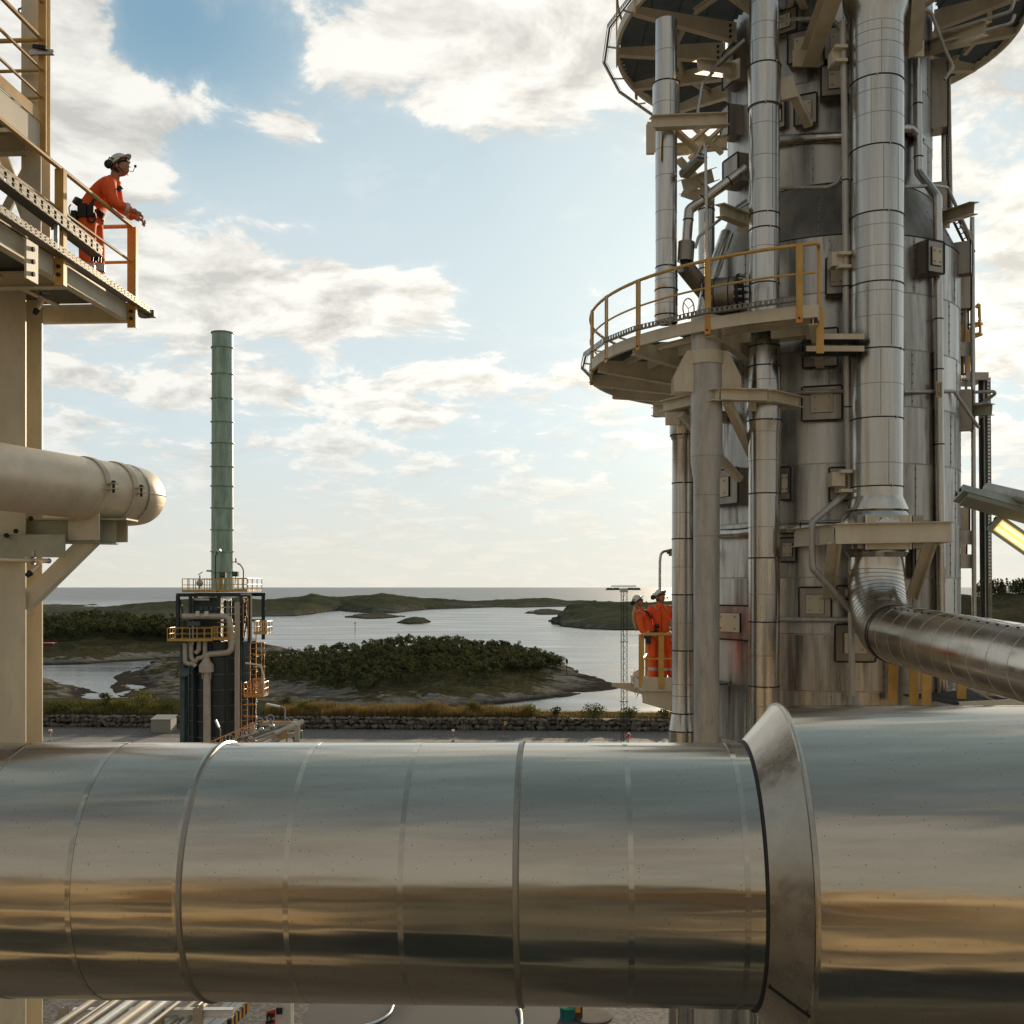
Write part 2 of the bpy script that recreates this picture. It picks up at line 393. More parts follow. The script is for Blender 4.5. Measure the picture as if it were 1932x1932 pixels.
# coastal ground: pale rock low down and on steep or bare patches, dark heath above
def coast(name, rock_h, seed, rock=(.21, .185, .15), heath=(.040, .038, .02), heath2=(.095, .084, .042), sc=.12, cover=.5):
    m, tt, b = newmat(name)
    v = oc(tt, (sc, sc, sc), 'Object', False); co = sep(tt, oc(tt, (1, 1, 1), 'Object', False))
    n = noise(tt, v, 1., 9, .68); k = noise(tt, v, .35, 4, .5); f = noise(tt, v, 5., 6, .7)
    crk = noise(tt, oc(tt, (sc*1.5, sc*4, sc*7), 'Object', False), 1., 8, .75, 1.)
    gz = tt.nodes.new('ShaderNodeNewGeometry'); zs = sep(tt, gz.outputs['Position'])[2]+6.
    h = zs/rock_h
    veg = (h*.8+(n-.5)*2.6+(k-.5)*1.2).smooth(cover-.08, cover+.12)
    rc = mixc(tt, crk.smooth(.35, .62), tuple(q*.38 for q in rock), rock)
    rc = mixc(tt, zs.smooth(.25, .95, 1, 0)*.85, rc, (.035, .03, .024))          # tide-dark band
    hc = mixc(tt, (f*.6+n*.4).smooth(.35, .65), heath, heath2)
    tt.links.new(mixc(tt, veg, rc, hc), b.inputs['Base Color']); b.inputs['Roughness'].default_value = 1.; b.inputs['Specular IOR Level'].default_value = 0.
    bumpn(tt, b, crk+f*.8+n, .8, .7)
coast('coast_near', 2.2, 1, rock=(.25, .225, .185), sc=.16)
coast('coast_far', 9., 2, rock=(.15, .14, .11), heath=(.052, .056, .034), heath2=(.105, .104, .062), sc=.035, cover=.25)
coast('coast_land', 6., 3, heath=(.12, .065, .025), heath2=(.34, .18, .065), sc=.08, cover=.3)
coast('coast_hill', 4., 4, rock=(.13, .115, .09), heath=(.045, .042, .024), heath2=(.105, .09, .05), sc=.06, cover=.2)
m, tt, b = newmat('sea')
co = sep(tt, oc(tt, (1, 1, 1), 'Object', False)); gp = tt.nodes.new('ShaderNodeNewGeometry'); px, py, pz = sep(tt, gp.outputs['Position'])
far = py.smooth(900, 2600)
b.inputs['Base Color'].default_value = (.030, .038, .034, 1); b.inputs['IOR'].default_value = 1.33; b.inputs['Specular Tint'].default_value = (1., .93, .82, 1)
w1 = noise(tt, oc(tt, (.16, .42, 1), 'Object', False), 1., 6, .62, .4); w2 = noise(tt, oc(tt, (.012, .05, 1), 'Object', False), 1., 5, .6)
tt.links.new((w2.smooth(.35, .65, .16, .30)+far*.12).s, b.inputs['Roughness'])
bp = tt.nodes.new('ShaderNodeBump'); bp.inputs['Distance'].default_value = 1.; tt.links.new((w1*.5).s, bp.inputs['Height'])
tt.links.new((w2.smooth(.38, .62, .06, .17)+far*.5).s, bp.inputs['Strength']); tt.links.new(bp.outputs[0], b.inputs['Normal'])

# ---------------------------------------------------------------- land and sea
SEA = -6.0
def plane(name, x0, x1, y0, y1, z, mat, kind='structure', nx=1, ny=1):
    return MB().add([(x0, y0, z), (x1, y0, z), (x1, y1, z), (x0, y1, z)], [(0, 1, 2, 3)]).build(name, mat, smooth=False, kind=kind)
plane('sea', -45000, 45000, -8000, 70000, SEA, 'sea')
def shoreY(y): return (CAMZ-SEA)*F/(y-HY)
def interp(pts, x):
    for a, b2 in zip(pts, pts[1:]):
        if a[0] <= x <= b2[0]:
            k = (x-a[0])/max(1e-6, b2[0]-a[0]); return [a[i]+(b2[i]-a[i])*k for i in range(len(a))]
    return list(pts[0] if x < pts[0][0] else pts[-1])
def fbm(p, o=5): return mnoise.fractal(p, 1.0, 2.0, o)
ISL = {}
def island(name, mat, shore, crest, nx=120, ny=34, back=1.0, amp=1.0, fs=.05, prof=.75, **kw):
    """land lofted from its near shoreline (pixel x, y on the water) over its crest (pixel x, y, depth) to a far shore"""
    x0 = min(shore[0][0], crest[0][0]); x1 = max(shore[-1][0], crest[-1][0]); vs = []; rows = ny+ny//2
    def at(i, s):
        x = x0+(x1-x0)*i
        sx, sy = interp(shore, x); cx, cy, cY = interp(crest, x)
        A = D(x, sy, shoreY(sy)); A.z = SEA
        C = D(x, cy, max(cY, A.y+2)); C.z = max(C.z, SEA+.2)
        if s <= 1:
            P = A.lerp(C, s); z = SEA+(C.z-SEA)*(s**prof)
        else:
            P = C+(C-A)*(s-1)*back*1.6; k = s-1; z = C.z-(C.z-SEA+4)*(k*k*(3-2*k))
        e = min(1, min(i, 1-i)*12)
        q = Vector((P.x, P.y, 0)); d = fbm(q*fs)*amp+fbm(q*fs*4.3)*amp*.32
        z += d*min(1, .35+s*1.2)*e
        if s < .12: z -= (.12-s)*14*(.35+abs(amp)*.2)
        return Vector((P.x+fbm(q*fs*.7+Vector((9, 3, 1)))*2*amp, P.y+fbm(q*fs*.7)*3*amp*e*(1 if s < .5 else .3), z))
    for j in range(rows+1):
        s = j/ny if j <= ny else 1+(j-ny)/(rows-ny)
        for i in range(nx+1): vs.append(tuple(at(i/nx, s)))
    fs_ = [(j*(nx+1)+i, j*(nx+1)+i+1, (j+1)*(nx+1)+i+1, (j+1)*(nx+1)+i) for j in range(rows) for i in range(nx)]
    o = raw(name, vs, fs_, mat, smooth=True, kind='structure')
    ISL[name] = at
    return at
near_at = island('island', 'coast_near',
    [(214, 1306), (235, 1322), (300, 1336), (420, 1345), (560, 1348), (760, 1347), (900, 1338), (1000, 1327), (1080, 1318), (1140, 1304), (1166, 1297)],
    [(214, 1303, 300), (235, 1285, 312), (290, 1262, 325), (350, 1252, 330), (420, 1252, 330), (510, 1256, 328), (620, 1245, 330), (720, 1228, 332), (830, 1222, 330), (940, 1234, 326), (1040, 1258, 318), (1100, 1276, 308), (1166, 1296, 285)],
    nx=220, ny=44, amp=1.1, fs=.07, prof=.72)
wood_at = island('headland', 'coast_near',
    [(-60, 1252), (60, 1256), (150, 1254), (240, 1249), (345, 1243), (520, 1238), (560, 1230)],
    [(-60, 1190, 470), (60, 1184, 480), (160, 1178, 490), (260, 1182, 480), (345, 1190, 470), (470, 1215, 450), (560, 1229, 440)],
    nx=150, ny=36, amp=1.6, fs=.045, prof=.6)
pt_at = island('headland', 'coast_near',
    [(-80, 1345), (60, 1338), (130, 1330), (170, 1322), (196, 1318)],
    [(-80, 1275, 275), (60, 1284, 275), (110, 1293, 272), (160, 1308, 268), (196, 1317, 258)], nx=60, ny=24, amp=.9, fs=.08)
far1 = island('island', 'coast_far',
    [(-100, 1166), (60, 1168), (160, 1171), (260, 1172), (330, 1168), (480, 1164), (560, 1163), (600, 1157), (640, 1152), (700, 1158), (745, 1157), (800, 1150), (930, 1146)],
    [(-100, 1150, 1250), (90, 1147, 1250), (140, 1146, 1250), (190, 1150, 1220), (250, 1140, 1230), (330, 1134, 1250), (400, 1126, 1270), (460, 1130, 1290), (500, 1133, 1280), (560, 1128, 1290), (592, 1120, 1300), (625, 1126, 1310),
     (690, 1123, 1330), (720, 1120, 1340), (760, 1125, 1340), (850, 1130, 1400), (930, 1137, 1430)], nx=260, ny=26, amp=3.2, fs=.012, prof=.55)
far2 = island('island', 'coast_far',
    [(840, 1147), (900, 1146), (980, 1147), (1060, 1145), (1180, 1146), (1260, 1145)],
    [(840, 1145, 1500), (880, 1133, 1560), (940, 1131, 1600), (1010, 1130, 1600), (1080, 1136, 1600), (1180, 1137, 1600), (1260, 1140, 1600)], nx=150, ny=18, amp=3.2, fs=.012, prof=.55)
far3 = island('island', 'coast_far', [(970, 1138.5), (1030, 1138), (1090, 1137)], [(970, 1137, 1800), (1000, 1129.5, 1900), (1025, 1128, 1900), (1055, 1131, 1900), (1090, 1136, 1850)], nx=50, ny=12, amp=1.5, fs=.012, prof=.55)
islet = island('islet', 'coast_far', [(748, 1175), (770, 1178), (795, 1177), (814, 1173)], [(748, 1174, 780), (765, 1167, 790), (782, 1163.5, 795), (800, 1165, 795), (814, 1172, 790)], nx=40, ny=14, amp=.5, fs=.03, prof=.6)
head_r = island('headland', 'coast_far',
    [(1036, 1172), (1060, 1182), (1100, 1187), (1160, 1190), (1230, 1191), (1330, 1192), (1500, 1195)],
    [(1036, 1170, 740), (1062, 1156, 780), (1085, 1140, 860), (1110, 1134, 880), (1140, 1137, 890), (1180, 1138, 890), (1230, 1137, 900), (1300, 1134, 900), (1500, 1136, 900)], nx=150, ny=26, amp=2.6, fs=.02, prof=.62)
isl_s = island('islet', 'coast_far', [(993, 1158), (1015, 1160.5), (1060, 1160.5), (1095, 1159)], [(993, 1157, 1120), (1018, 1150, 1150), (1035, 1149, 1150), (1060, 1152, 1150), (1095, 1158, 1120)], nx=40, ny=12, amp=1., fs=.03, prof=.6)
isl_t = island('islet', 'coast_far', [(650, 1166), (690, 1168.5), (720, 1168), (765, 1164)], [(650, 1164, 960), (690, 1158, 980), (720, 1157, 985), (765, 1163, 960)], nx=40, ny=12, amp=1., fs=.03, prof=.6)
hill_r = island('hill', 'coast_hill',
    [(1640, 1300), (1750, 1300), (1932, 1300), (2250, 1300)],
    [(1640, 1120, 430), (1760, 1124, 430), (1808, 1117, 440), (1840, 1126, 450), (1880, 1124, 450), (1932, 1122, 440), (2050, 1115, 430), (2250, 1100, 420)], nx=80, ny=40, amp=2., fs=.03, prof=.8)
# heath and hills behind the viewer (seen mirrored in the foreground pipe)
vs = []; nx, ny = 90, 24
for j in range(ny+1):
    for i in range(nx+1):
        a = R(95+170*i/nx+0) ; r = 130+520*(j/ny)**1.3
        X, Yy = math.sin(a+R(0))*r, math.cos(a)*r
        z = 0+ (46*(j/ny)**.9)*(.7+.5*fbm(Vector((X, Yy, 3))*.006)) + fbm(Vector((X, Yy, 0))*.02)*3*(j > 0) - (.5 if j == 0 else 0)
        vs.append((X, Yy, z))
raw('hill', vs, [(j*(nx+1)+i, j*(nx+1)+i+1, (j+1)*(nx+1)+i+1, (j+1)*(nx+1)+i) for j in range(ny) for i in range(nx)], 'coast_land', smooth=True, kind='structure')

# site platform: gravel, roadways, bank behind the boulder wall
def wallY(X): return 151.5-.055*(X+20)      # line of the boulder wall
gv = [(-260, -220, 0), (260, -220, 0), (260, wallY(260), 0), (-260, wallY(-260), 0)]
MB().add(gv+[(p[0], p[1], SEA-2) for p in gv], [(0, 1, 2, 3), (0, 4, 5, 1), (1, 5, 6, 2), (3, 2, 6, 7), (0, 3, 7, 4)]).build('ground', 'gravel', smooth=False, kind='structure')
MB().add([(-240, 84, .006), (240, 84, .006), (240, 127, .006), (-240, 153, .006)], [(0, 1, 2, 3)]).build('road', 'roadway', smooth=False, kind='structure')
MB().add([(-8.5, 30, .006), (4.2, 30, .006), (1.5, 83.6, .006), (-11.5, 83.6, .006)], [(0, 1, 2, 3)]).build('road', 'asphalt', smooth=False, kind='structure')
MB().add([(-140, -60, .006), (140, -60, .006), (140, -12, .006), (-140, -12, .006)], [(0, 1, 2, 3)]).build('road', 'roadway', smooth=False, kind='structure')
vs = []; nx, ny = 160, 20
for j in range(ny+1):
    for i in range(nx+1):
        X = -110+180*i/nx; s = j/ny; Yy = wallY(X)+1.0+s*52
        lf = max(0, min(1, (-X-16)/30)); z = 1.45+.55*math.sin(min(1, s*5)*math.pi/2)*(1+.5*lf)-(max(0, s-.10-.22*lf)*16)**1.15*.55+fbm(Vector((X, Yy, 0))*.12)*.35
        vs.append((X, Yy, max(z, SEA-3)))
raw('bank', vs, [(j*(nx+1)+i, j*(nx+1)+i+1, (j+1)*(nx+1)+i+1, (j+1)*(nx+1)+i) for j in range(ny) for i in range(nx)], 'coast_hill', smooth=True, kind='structure')
def bankz(X, Yy):
    s = (Yy-wallY(X)-1)/52; lf = max(0, min(1, (-X-16)/30))
    return 1.45+.55*math.sin(min(1, max(0, s)*5)*math.pi/2)*(1+.5*lf)-(max(0, s-.10-.22*lf)*16)**1.15*.55+fbm(Vector((X, Yy, 0))*.12)*.35
# ---------------------------------------------------------------- foreground clad pipe
yw = R(3.5); FD = V(math.cos(yw), -math.sin(yw), .0085).normalized(); FP = V(.28, 4.65, CAMZ-1.229); RS, RL = .55, .711
fg = thing('clad_pipe', 'huge polished steel clad pipe crossing the whole foreground and widening at the right', 'pipe', FP-V(0, 0, RL))
def fpt(X): return FP+FD*(X-.28)
cuts = [-7.8, -6.5, -5.2, -3.88, -2.58, -1.27, .05, 1.0]
for i, (a, b) in enumerate(zip(cuts, cuts[1:])):
    r = RS+(.0012 if i % 2 else 0); L = (b-a)
    MB().lathe(fpt(a), FD, [(-.03 if i else 0, r), (L*.25, r), (L*.5, r), (L*.75, r), (L, r)], 128, False, False).build('cladding_sheet', 'fgsteel', fg)
for c in cuts[1:-1]:
    MB().lathe(fpt(c), FD, [(-.016, RS), (-.014, RS+.0055), (-.004, RS+.009), (.005, RS+.009), (.008, RS+.004), (.010, RS)], 128, False, False).build('seam_bead', 'steel_dull', fg)
for c in (-2.15, -1.72, -.85, -.40, .49, .93):
    MB().lathe(fpt(c), FD, [(-.011, RS+.0005), (-.0107, RS+.0024), (.0107, RS+.0024), (.011, RS+.0005)], 128, False, False).build('overlap_strip', 'fgsteel', fg)
MB().lathe(fpt(1.0), FD, [(0, RS+.004), (.012, RS+.014), (.145, RL+.004)], 128, False, False).build('cone_collar', 'fgcollar', fg)
MB().lathe(fpt(.995), FD, [(0, RS), (.004, RS+.010), (.012, RS+.012), (.016, RS+.006)], 128, False, False).build('sealant', 'rubber', fg)
MB().lathe(fpt(1.14), FD, [(0, RL-.004), (.004, RL+.010), (.012, RL+.013), (.022, RL+.010), (.026, RL)], 128, False, False).build('collar_rim', 'fgcollar', fg)
MB().lathe(fpt(1.163), FD, [(0, RL), (.05, RL), (1, RL), (2, RL), (3, RL), (5, RL)], 160, False, False).build('wide_cladding', 'fgsteel', fg)
# sloping sheet joint on the collar
x_, y_, z_ = frame(FD); an = math.atan2((V(0, -.83, -.55)).dot(y_), (V(0, -.83, -.55)).dot(x_))
o1 = x_*math.cos(an)+y_*math.sin(an); o2 = x_*math.cos(an-.03)+y_*math.sin(an-.03)
MB().bar(fpt(1.012)+o1*(RS+.018), fpt(1.143)+o2*(RL+.006), .006, .006).build('collar_joint', 'rubber', fg)
for k, rr, oo in ((1.022, RS+.03, o1), (1.135, RL, o2)):
    MB().ball(fpt(k)+oo*rr+FD*.0+V(0, 0, .02), .007, 8, 6).build('rivet', 'rubber', fg)
# unseen plant added behind the viewer to streak the foreground pipe's reflection
rk = thing('pipe_rack', 'unseen rows of pipes added behind the viewer to streak the foreground pipe reflection', 'pipe rack', (0, -9, 0))
random.seed(21)
for k in range(11):
    z = 19.2-k*1.25+random.uniform(-.2, .2); Y = -7.5-random.uniform(0, 5); r = random.choice((.12, .2, .3, .16))
    MB().tube([V(-40, Y, z), V(34, Y, z)], r, 14).build('pipe', random.choice(('cream_pipe', 'aluminium_pipe', 'yellow', 'brown_mark', 'cream_pipe', 'grey_paint', 'sign_orange', 'steel_dull')), rk)
for z in (18.2, 13.6, 9.2):
    for Y in (-7., -13.): MB().ibeam(V(-40, Y, z), V(34, Y, z), .5, .3).build('beam', 'beige', rk)
for X in range(-38, 36, 9):
    for Y in (-7.3, -13.2): MB().ibeam(V(X, Y, 0), V(X, Y, 18.4), .4, .4).build('post', 'beige', rk)
random.seed(7)
vw = thing('walkway', 'unseen dark grated deck added below the viewer to darken the foreground pipe reflection', 'walkway', (0, 1, 16.9))  # unseen deck added to darken the low part of the pipe's reflection
for y0, y1, z in ((2.0, 3.3, 16.6),):
    MB().box((-14, y0, z), (14, y1, z+.05)).build('deck', 'grating', vw); MB().ibeam(V(-14, y1+.02, z-.1), V(14, y1+.02, z-.1), .3, .12).build('edge_beam', 'beige', vw)
for z in (17.4, 17.95): MB().tube([V(-14, 2.0, z), V(14, 2.0, z)], .025, 8).build('rail', 'yellow', vw)
# ---------------------------------------------------------------- left: steel platform, its upper deck, pipe on a bracket
PD = V(.061, 1, 0).normalized(); PN = V(PD.y, -PD.x, 0)         # along the deck edge (away from the viewer), outward (to the right)
C0 = D(241, 572, 15.0); DZ = C0.z                               # far right corner of the lower deck
def dk(s, w, z=0): return V(C0.x, C0.y, DZ)+PD*s+PN*w+V(0, 0, z) # s along (negative = nearer), w outward
sp = thing('steel_platform', 'beige steel access platform with yellow railings where the worker in orange leans', 'platform', dk(-3, -1, -24))
# columns
MB().box((-7.43, 14.19, 0), (-6.43, 14.22, DZ-.02)).build('column_flange', 'beige', sp); MB().box((-7.43, 14.78, 0), (-6.47, 14.81, DZ-.02)).build('column_flange', 'beige', sp); MB().box((-7.0, 14.22, 0), (-6.9, 14.78, DZ-.02)).build('column_web', 'beige', sp)
MB().ibeam(V(-6.36, 14.35, DZ), V(-6.36, 14.35, 31.5), .30, .26, .018, .012, up=(0, 1, 0)).build('column', 'beige', sp)
# lower deck: edge beam, end beam, cross beams, floor
MB().channel(dk(-7, 0, -.12), dk(0, 0, -.12), .24, .11, 1).build('edge_beam', 'beige', sp)
MB().channel(dk(0, .0, -.13), dk(0, -2.4, -.13), .25, .10, -1).build('end_beam', 'beige', sp)
for s_ in (-1.6, -3.2, -4.8):
    MB().ibeam(dk(s_, -.02, -.13), dk(s_, -2.4, -.13), .2, .14).build('cross_beam', 'beige', sp)
MB().box((0, 0, 0), (0, 0, 0)) if 0 else None
fl = MB().prism([dk(-7, -.02, .0), dk(-.02, -.02, .0), dk(-.02, -2.4, .0), dk(-7, -2.4, .0)], (0, 0, .035)); fl.build('deck', 'grating', sp)
MB().bar(dk(-7, .0, .085), dk(0, .0, .085), .010, .13).build('toe_board', 'yellow', sp)
MB().bar(dk(0, 0, .085), dk(0, -2.4, .085), .010, .13).build('toe_board', 'yellow', sp)
# bolted splice plates under the deck at the near column
for k, (a, b) in enumerate((((-3.1, .02), (-2.9, -.62)),)):
    pl = MB().obox(dk(a[0]+.2, .13, -.30), (PD, PN, V(0, 0, 1)), (.13, .012, .22)); po = pl.build('splice_plate', 'beige', sp)
    for z in (-.16, -.30, -.44):
        MB().cyl(dk(a[0]+.2, .13, z), dk(a[0]+.2, .165, z), .028, n=6).build('bolt', 'rubber', po)
# railing of the lower deck
rl = thing('railing', 'yellow railing round the lower left deck, in front of the leaning worker', 'railing', dk(-3, 0))
for s_ in (0, -2.1, -4.2, -6.0):
    p = MB().obox(dk(s_, .06, .36), (PN, PD, V(0, 0, 1)), (.062 if s_ == 0 else .055, .014, .70))
    po = p.build('post', 'yellow', rl)
    MB().obox(dk(s_+.03, .108, .36), (PN, PD, V(0, 0, 1)), (.008, .045, .70)).build('post_flange', 'yellow', po)
    for z in (-.22, -.12):
        MB().cyl(dk(s_-.012, .06, z), dk(s_-.05, .06, z), .024, n=6).build('bolt', 'rubber', po)
MB().tube([dk(-7, .05, 1.08), dk(.02, .05, 1.08)], .030, 12).build('top_rail', 'yellow', rl)
MB().tube([dk(-7, .05, .58), dk(0, .05, .58)], .019, 10).build('mid_rail', 'yellow', rl)
MB().tube([dk(.02, .05, 1.08), dk(.02, -2.4, 1.08)], .028, 12).build('top_rail', 'yellow', rl)
MB().tube([dk(.02, .05, .58), dk(.02, -2.4, .58)], .021, 10).build('mid_rail', 'yellow', rl)
# perforated cable trays along the edge
def perf_tray(name, p0, p1, w, h, label, n=44, upv=V(0, 0, 1)):
    """a channel with a slotted side towards the viewer: real slots between short webs"""
    th = thing(name, label, 'cable tray', p0); ax = (p1-p0).normalized(); side = ax.cross(upv).normalized(); L = (p1-p0).length; m = MB()
    for z in (-h/2+.008, h/2-.008, 0): m.bar(p0+upv*z, p1+upv*z, .006, .016 if z else .010, up=upv)
    st = L/n
    for i in range(n): m.obox(p0+ax*(st*(i+.5)), (ax, side, upv), (st*.32, .003, h/2))
    m.build('slotted_side', 'tray', th); m = MB()
    for z in (-h/2,): m.bar(p0+upv*z-side*w/2, p1+upv*z-side*w/2, w, .006, up=upv)
    m.bar(p0-side*w, p1-side*w, .006, h, up=upv); m.build('tray_base', 'tray', th)
    return th, side
tr, sd = perf_tray('cable_tray', dk(-7, .17, .08), dk(.58, .17, .0), .10, .085, 'long slotted metal cable tray running along the edge of the left deck, past its corner', 70)
MB().obox(dk(.52, .07, -.02), (PD, PN, V(0, 0, 1)), (.06, .12, .045)).build('end_bracket', 'tray', tr)
MB().bar(dk(.02, -.02, -.06), dk(.52, .06, -.06), .10, .05).build('end_bracket', 'tray', tr)
tr2, sd2 = perf_tray('cable_tray', dk(-6.5, .16, .52), dk(-1.15, .16, .36), .16, .13, 'upper slotted cable tray carrying black cables past the worker on the left deck', 34)
for k in range(4):
    o = V(0, 0, .075+.016*(k % 2))-sd2*(.02+.035*k)
    MB().tube(bend([dk(-6.5, .16, .52)+o, dk(-1.4, .16, .37)+o, dk(-1.15, .16, .33)+o, dk(-1.05, .10, .18)+o], .1), .017, 7).build('cable', 'black', tr2)
for s_ in (-5.2, -3.75, -2.3):
    MB().bar(dk(s_, .12, .0), dk(s_, .12, .47), .05, .03).build('tray_bracket', 'galvanised', tr2)
# upper deck corner with its own rails
U0 = D(76, 236, 14.1)
def uk(s, w, z=0): return U0+PD*s+PN*w+V(0, 0, z)
ud = thing('upper_deck', 'upper steel deck with ochre rails at the top left corner of the picture', 'platform', uk(-3, -1))
MB().channel(uk(-6, .02, -.16), uk(-.04, .02, -.16), .34, .10, 1).build('edge_beam', 'beige', ud)
MB().bar(uk(-6, .03, .09), uk(-.04, .03, .09), .012, .15).build('toe_board', 'yellow', ud)
MB().ibeam(uk(0, -.2, -.24), uk(0, -2.4, -.24), .26, .16).build('end_beam', 'beige', ud)
MB().prism([uk(-6, 0, -.02), uk(0, 0, -.02), uk(0, -2.4, -.02), uk(-6, -2.4, -.02)], (0, 0, .035)).build('deck', 'grating', ud)
MB().obox(uk(.0, .03, 1.5), (V(1, 0, 0), V(0, 1, 0), V(0, 0, 1)), (.05, .014, 1.85)).build('post', 'yellow', ud)
for z, r in ((1.12, .030), (.72, .022), (.36, .020)):
    MB().tube([uk(-6, .03, z), uk(0, .03, z)], r, 10).build('rail', 'yellow', ud)
    MB().tube([uk(0, .0, z), uk(0, -2.4, z)], r, 10).build('rail', 'yellow', ud)
MB().tube([uk(-6, .03, 1.62), uk(0, .03, 1.62)], .03, 10).build('rail', 'yellow', ud)
# cross bracing between the decks
br = thing('cross_bracing', 'beige crossed steel bracing bars under the upper left deck', 'bracing', dk(-.9, -2, .1))
MB().bar(D(-15, 235, 14.5), D(70, 470, 14.5), .12, .05, up=(0, 1, 0)).build('brace', 'beige', br)
MB().bar(D(72, 280, 14.56), D(-20, 455, 14.56), .12, .05, up=(0, 1, 0)).build('brace', 'beige', br)
MB().bar(D(-20, 246, 14.6), D(70, 244, 14.6), .14, .2, up=(0, 1, 0)).build('tie_beam', 'beige', br)
# vertical cable ladder beside the upper column and a strut clamp
vl = thing('cable_ladder', 'narrow dark vertical cable ladder behind the ochre post at top left', 'cable tray', D(64, 470, 14.7))
for x in (60.5, 65.5):
    MB().bar(D(x, 470, 14.75), D(x, -60, 14.75), .012, .03).build('side_rail', 'rubber', vl)
m = MB()
for k in range(60):
    y = 465-k*8.6; m.bar(D(60.5, y, 14.75), D(65.5, y, 14.75), .01, .02)
m.build('rungs', 'rubber', vl)
m = MB(); p0, p1 = D(43, 14, 14.8), D(64, 62, 14.8)
sc = thing('cable_tray', 'short slotted tray swinging in beside the ochre post at the top left edge', 'cable tray', p1)
x_, y_, z_ = frame(p1-p0, (0, 1, 0))
for k in (-.07, -.025, .025, .07): m.bar(p0+x_*k, p1+x_*k, .016, .016)
for k in range(7): m.bar(p0.lerp(p1, k/6)-x_*.07, p0.lerp(p1, k/6)+x_*.07, .02, .016)
m.build('slotted_sheet', 'rubber', sc)
ck = thing('strut_clamp', 'small dark strut channel clamped across the ochre post at top left', 'clamp', D(82, 98, 13.95))
MB().channel(D(55, 98, 14.0), D(100, 97, 14.0), .06, .05, 1).build('strut', 'galvanised', ck)
MB().bar(D(62, 87, 13.98), D(87, 90, 13.98), .03, .05).build('clamp_strap', 'rubber', ck)
# nozzle pipes on the column
def nozzle(label, p0, p1, pc, pn, ring=True):
    th = thing('nozzle_pipe', label, 'pipe', p1)
    MB().tube([p0, p1], .032, 12).build('pipe', 'aluminium_pipe', th)
    MB().ball(p1, .036, 10, 8).build('end_cap', 'galvanised', th)
    MB().cyl(pc, pn, .03, n=10).build('branch', 'aluminium_pipe', th)
    MB().cyl(pn, pn+(pn-pc).normalized()*.07, .042, .03, n=10).build('nozzle', 'rubber', th)
    a = (p1-p0).normalized(); m0 = p0.lerp(p1, .78)
    m = MB(); m.lathe(m0-a*.02, a, [(0, .034), (0, .055), (.04, .055), (.04, .034)], 12); m.box(m0+V(-.02, -.02, .03), m0+V(.02, .02, .14)); m.build('clamp', 'galvanised', th)
nozzle('thin metal spray pipe ending in a tee nozzle just below the left deck', D(-40, 505, 13.3), D(107, 575, 13.9), D(82, 563, 13.8), D(70, 584, 13.75))
nozzle('thin metal spray pipe with a nozzle beside the diagonal bracket under the big left pipe', D(-40, 1055, 14.0), D(92, 1058, 14.05), D(75, 1066, 14.0), D(58, 1080, 13.9))

# big insulated pipe that ends in a bend
DQ = V(.40, 1, -.02).normalized(); Q0 = D(128, 917, 13.9); RP = .405
ip = thing('insulated_pipe', 'thick matt metal pipe with two clamps ending in a bend at the left edge', 'pipe', Q0-V(0, 0, RP))
def qp(s): return Q0+DQ*s
MB().lathe(qp(-6), DQ, [(0, RP), (3, RP), (5.2, RP), (6.15, RP)], 64, False, False).build('pipe_cladding', 'aluminium_pipe', ip)
MB().lathe(qp(.12), DQ, [(0, RP-.002), (.40, RP-.002)], 64, False, False).build('pipe_cladding', 'aluminium_pipe', ip)
MB().lathe(qp(.48), DQ, [(0, RP-.004), (.35, RP-.004), (.62, RP-.004)], 64, False, False).build('pipe_cladding', 'aluminium_pipe', ip)
el_ = []; d0 = V(DQ.x, DQ.y, 0).normalized(); nl = V(-d0.y, d0.x, 0); rb = .58; ctr = qp(1.05)+nl*rb
for k in range(15):
    a = R(95)*k/14; el_.append(ctr-nl*rb*math.cos(a)+d0*rb*math.sin(a))
el_.append(el_[-1]+(nl*math.cos(R(5))-d0*math.sin(R(5)))*3.2)
MB().tube(el_, RP-.004, 48).build('end_bend', 'aluminium_pipe', ip)
MB().lathe(qp(1.06), DQ, [(-.012, RP), (-.01, RP+.008), (.01, RP+.008), (.012, RP)], 64, False, False).build('seam_bead', 'steel', ip)
m = MB(); m.tube([ctr+((p-ctr).normalized())*(rb+RP-.001) for p in el_[:14]], .008, 6); m.build('bend_seam', 'steel', ip)
for s_ in (.28, .80):
    c = MB().lathe(qp(s_), DQ, [(-.045, RP), (-.045, RP+.016), (.045, RP+.016), (.045, RP)], 64, False, False).build('clamp', 'beige', ip)
    sx = V(DQ.y, -DQ.x, 0).normalized()
    for z in (.035, -.035):
        MB().obox(qp(s_)+sx*(RP+.07)+V(0, 0, z+.01), (sx, DQ, V(0, 0, 1)), (.075, .045, .006)).build('clamp_lug', 'beige', c)
    MB().cyl(qp(s_)+sx*(RP+.09)+V(0, 0, -.075), qp(s_)+sx*(RP+.09)+V(0, 0, .085), .018, n=8).build('clamp_bolt', 'rubber', c)
    MB().cyl(qp(s_)+sx*(RP+.09)+V(0, 0, .052), qp(s_)+sx*(RP+.09)+V(0, 0, .075), .030, n=6).build('clamp_nut', 'rubber', c)
    sdp = MB().obox(qp(s_)+V(0, 0, -RP-.10), (sx, DQ, V(0, 0, 1)), (.26, .012, .18)); sdp.build('saddle', 'beige', c)
bk = thing('pipe_bracket', 'pale green steel cantilever bracket holding the thick pipe on the left column', 'bracket', D(50, 1130, 14.2))
yb = 14.35
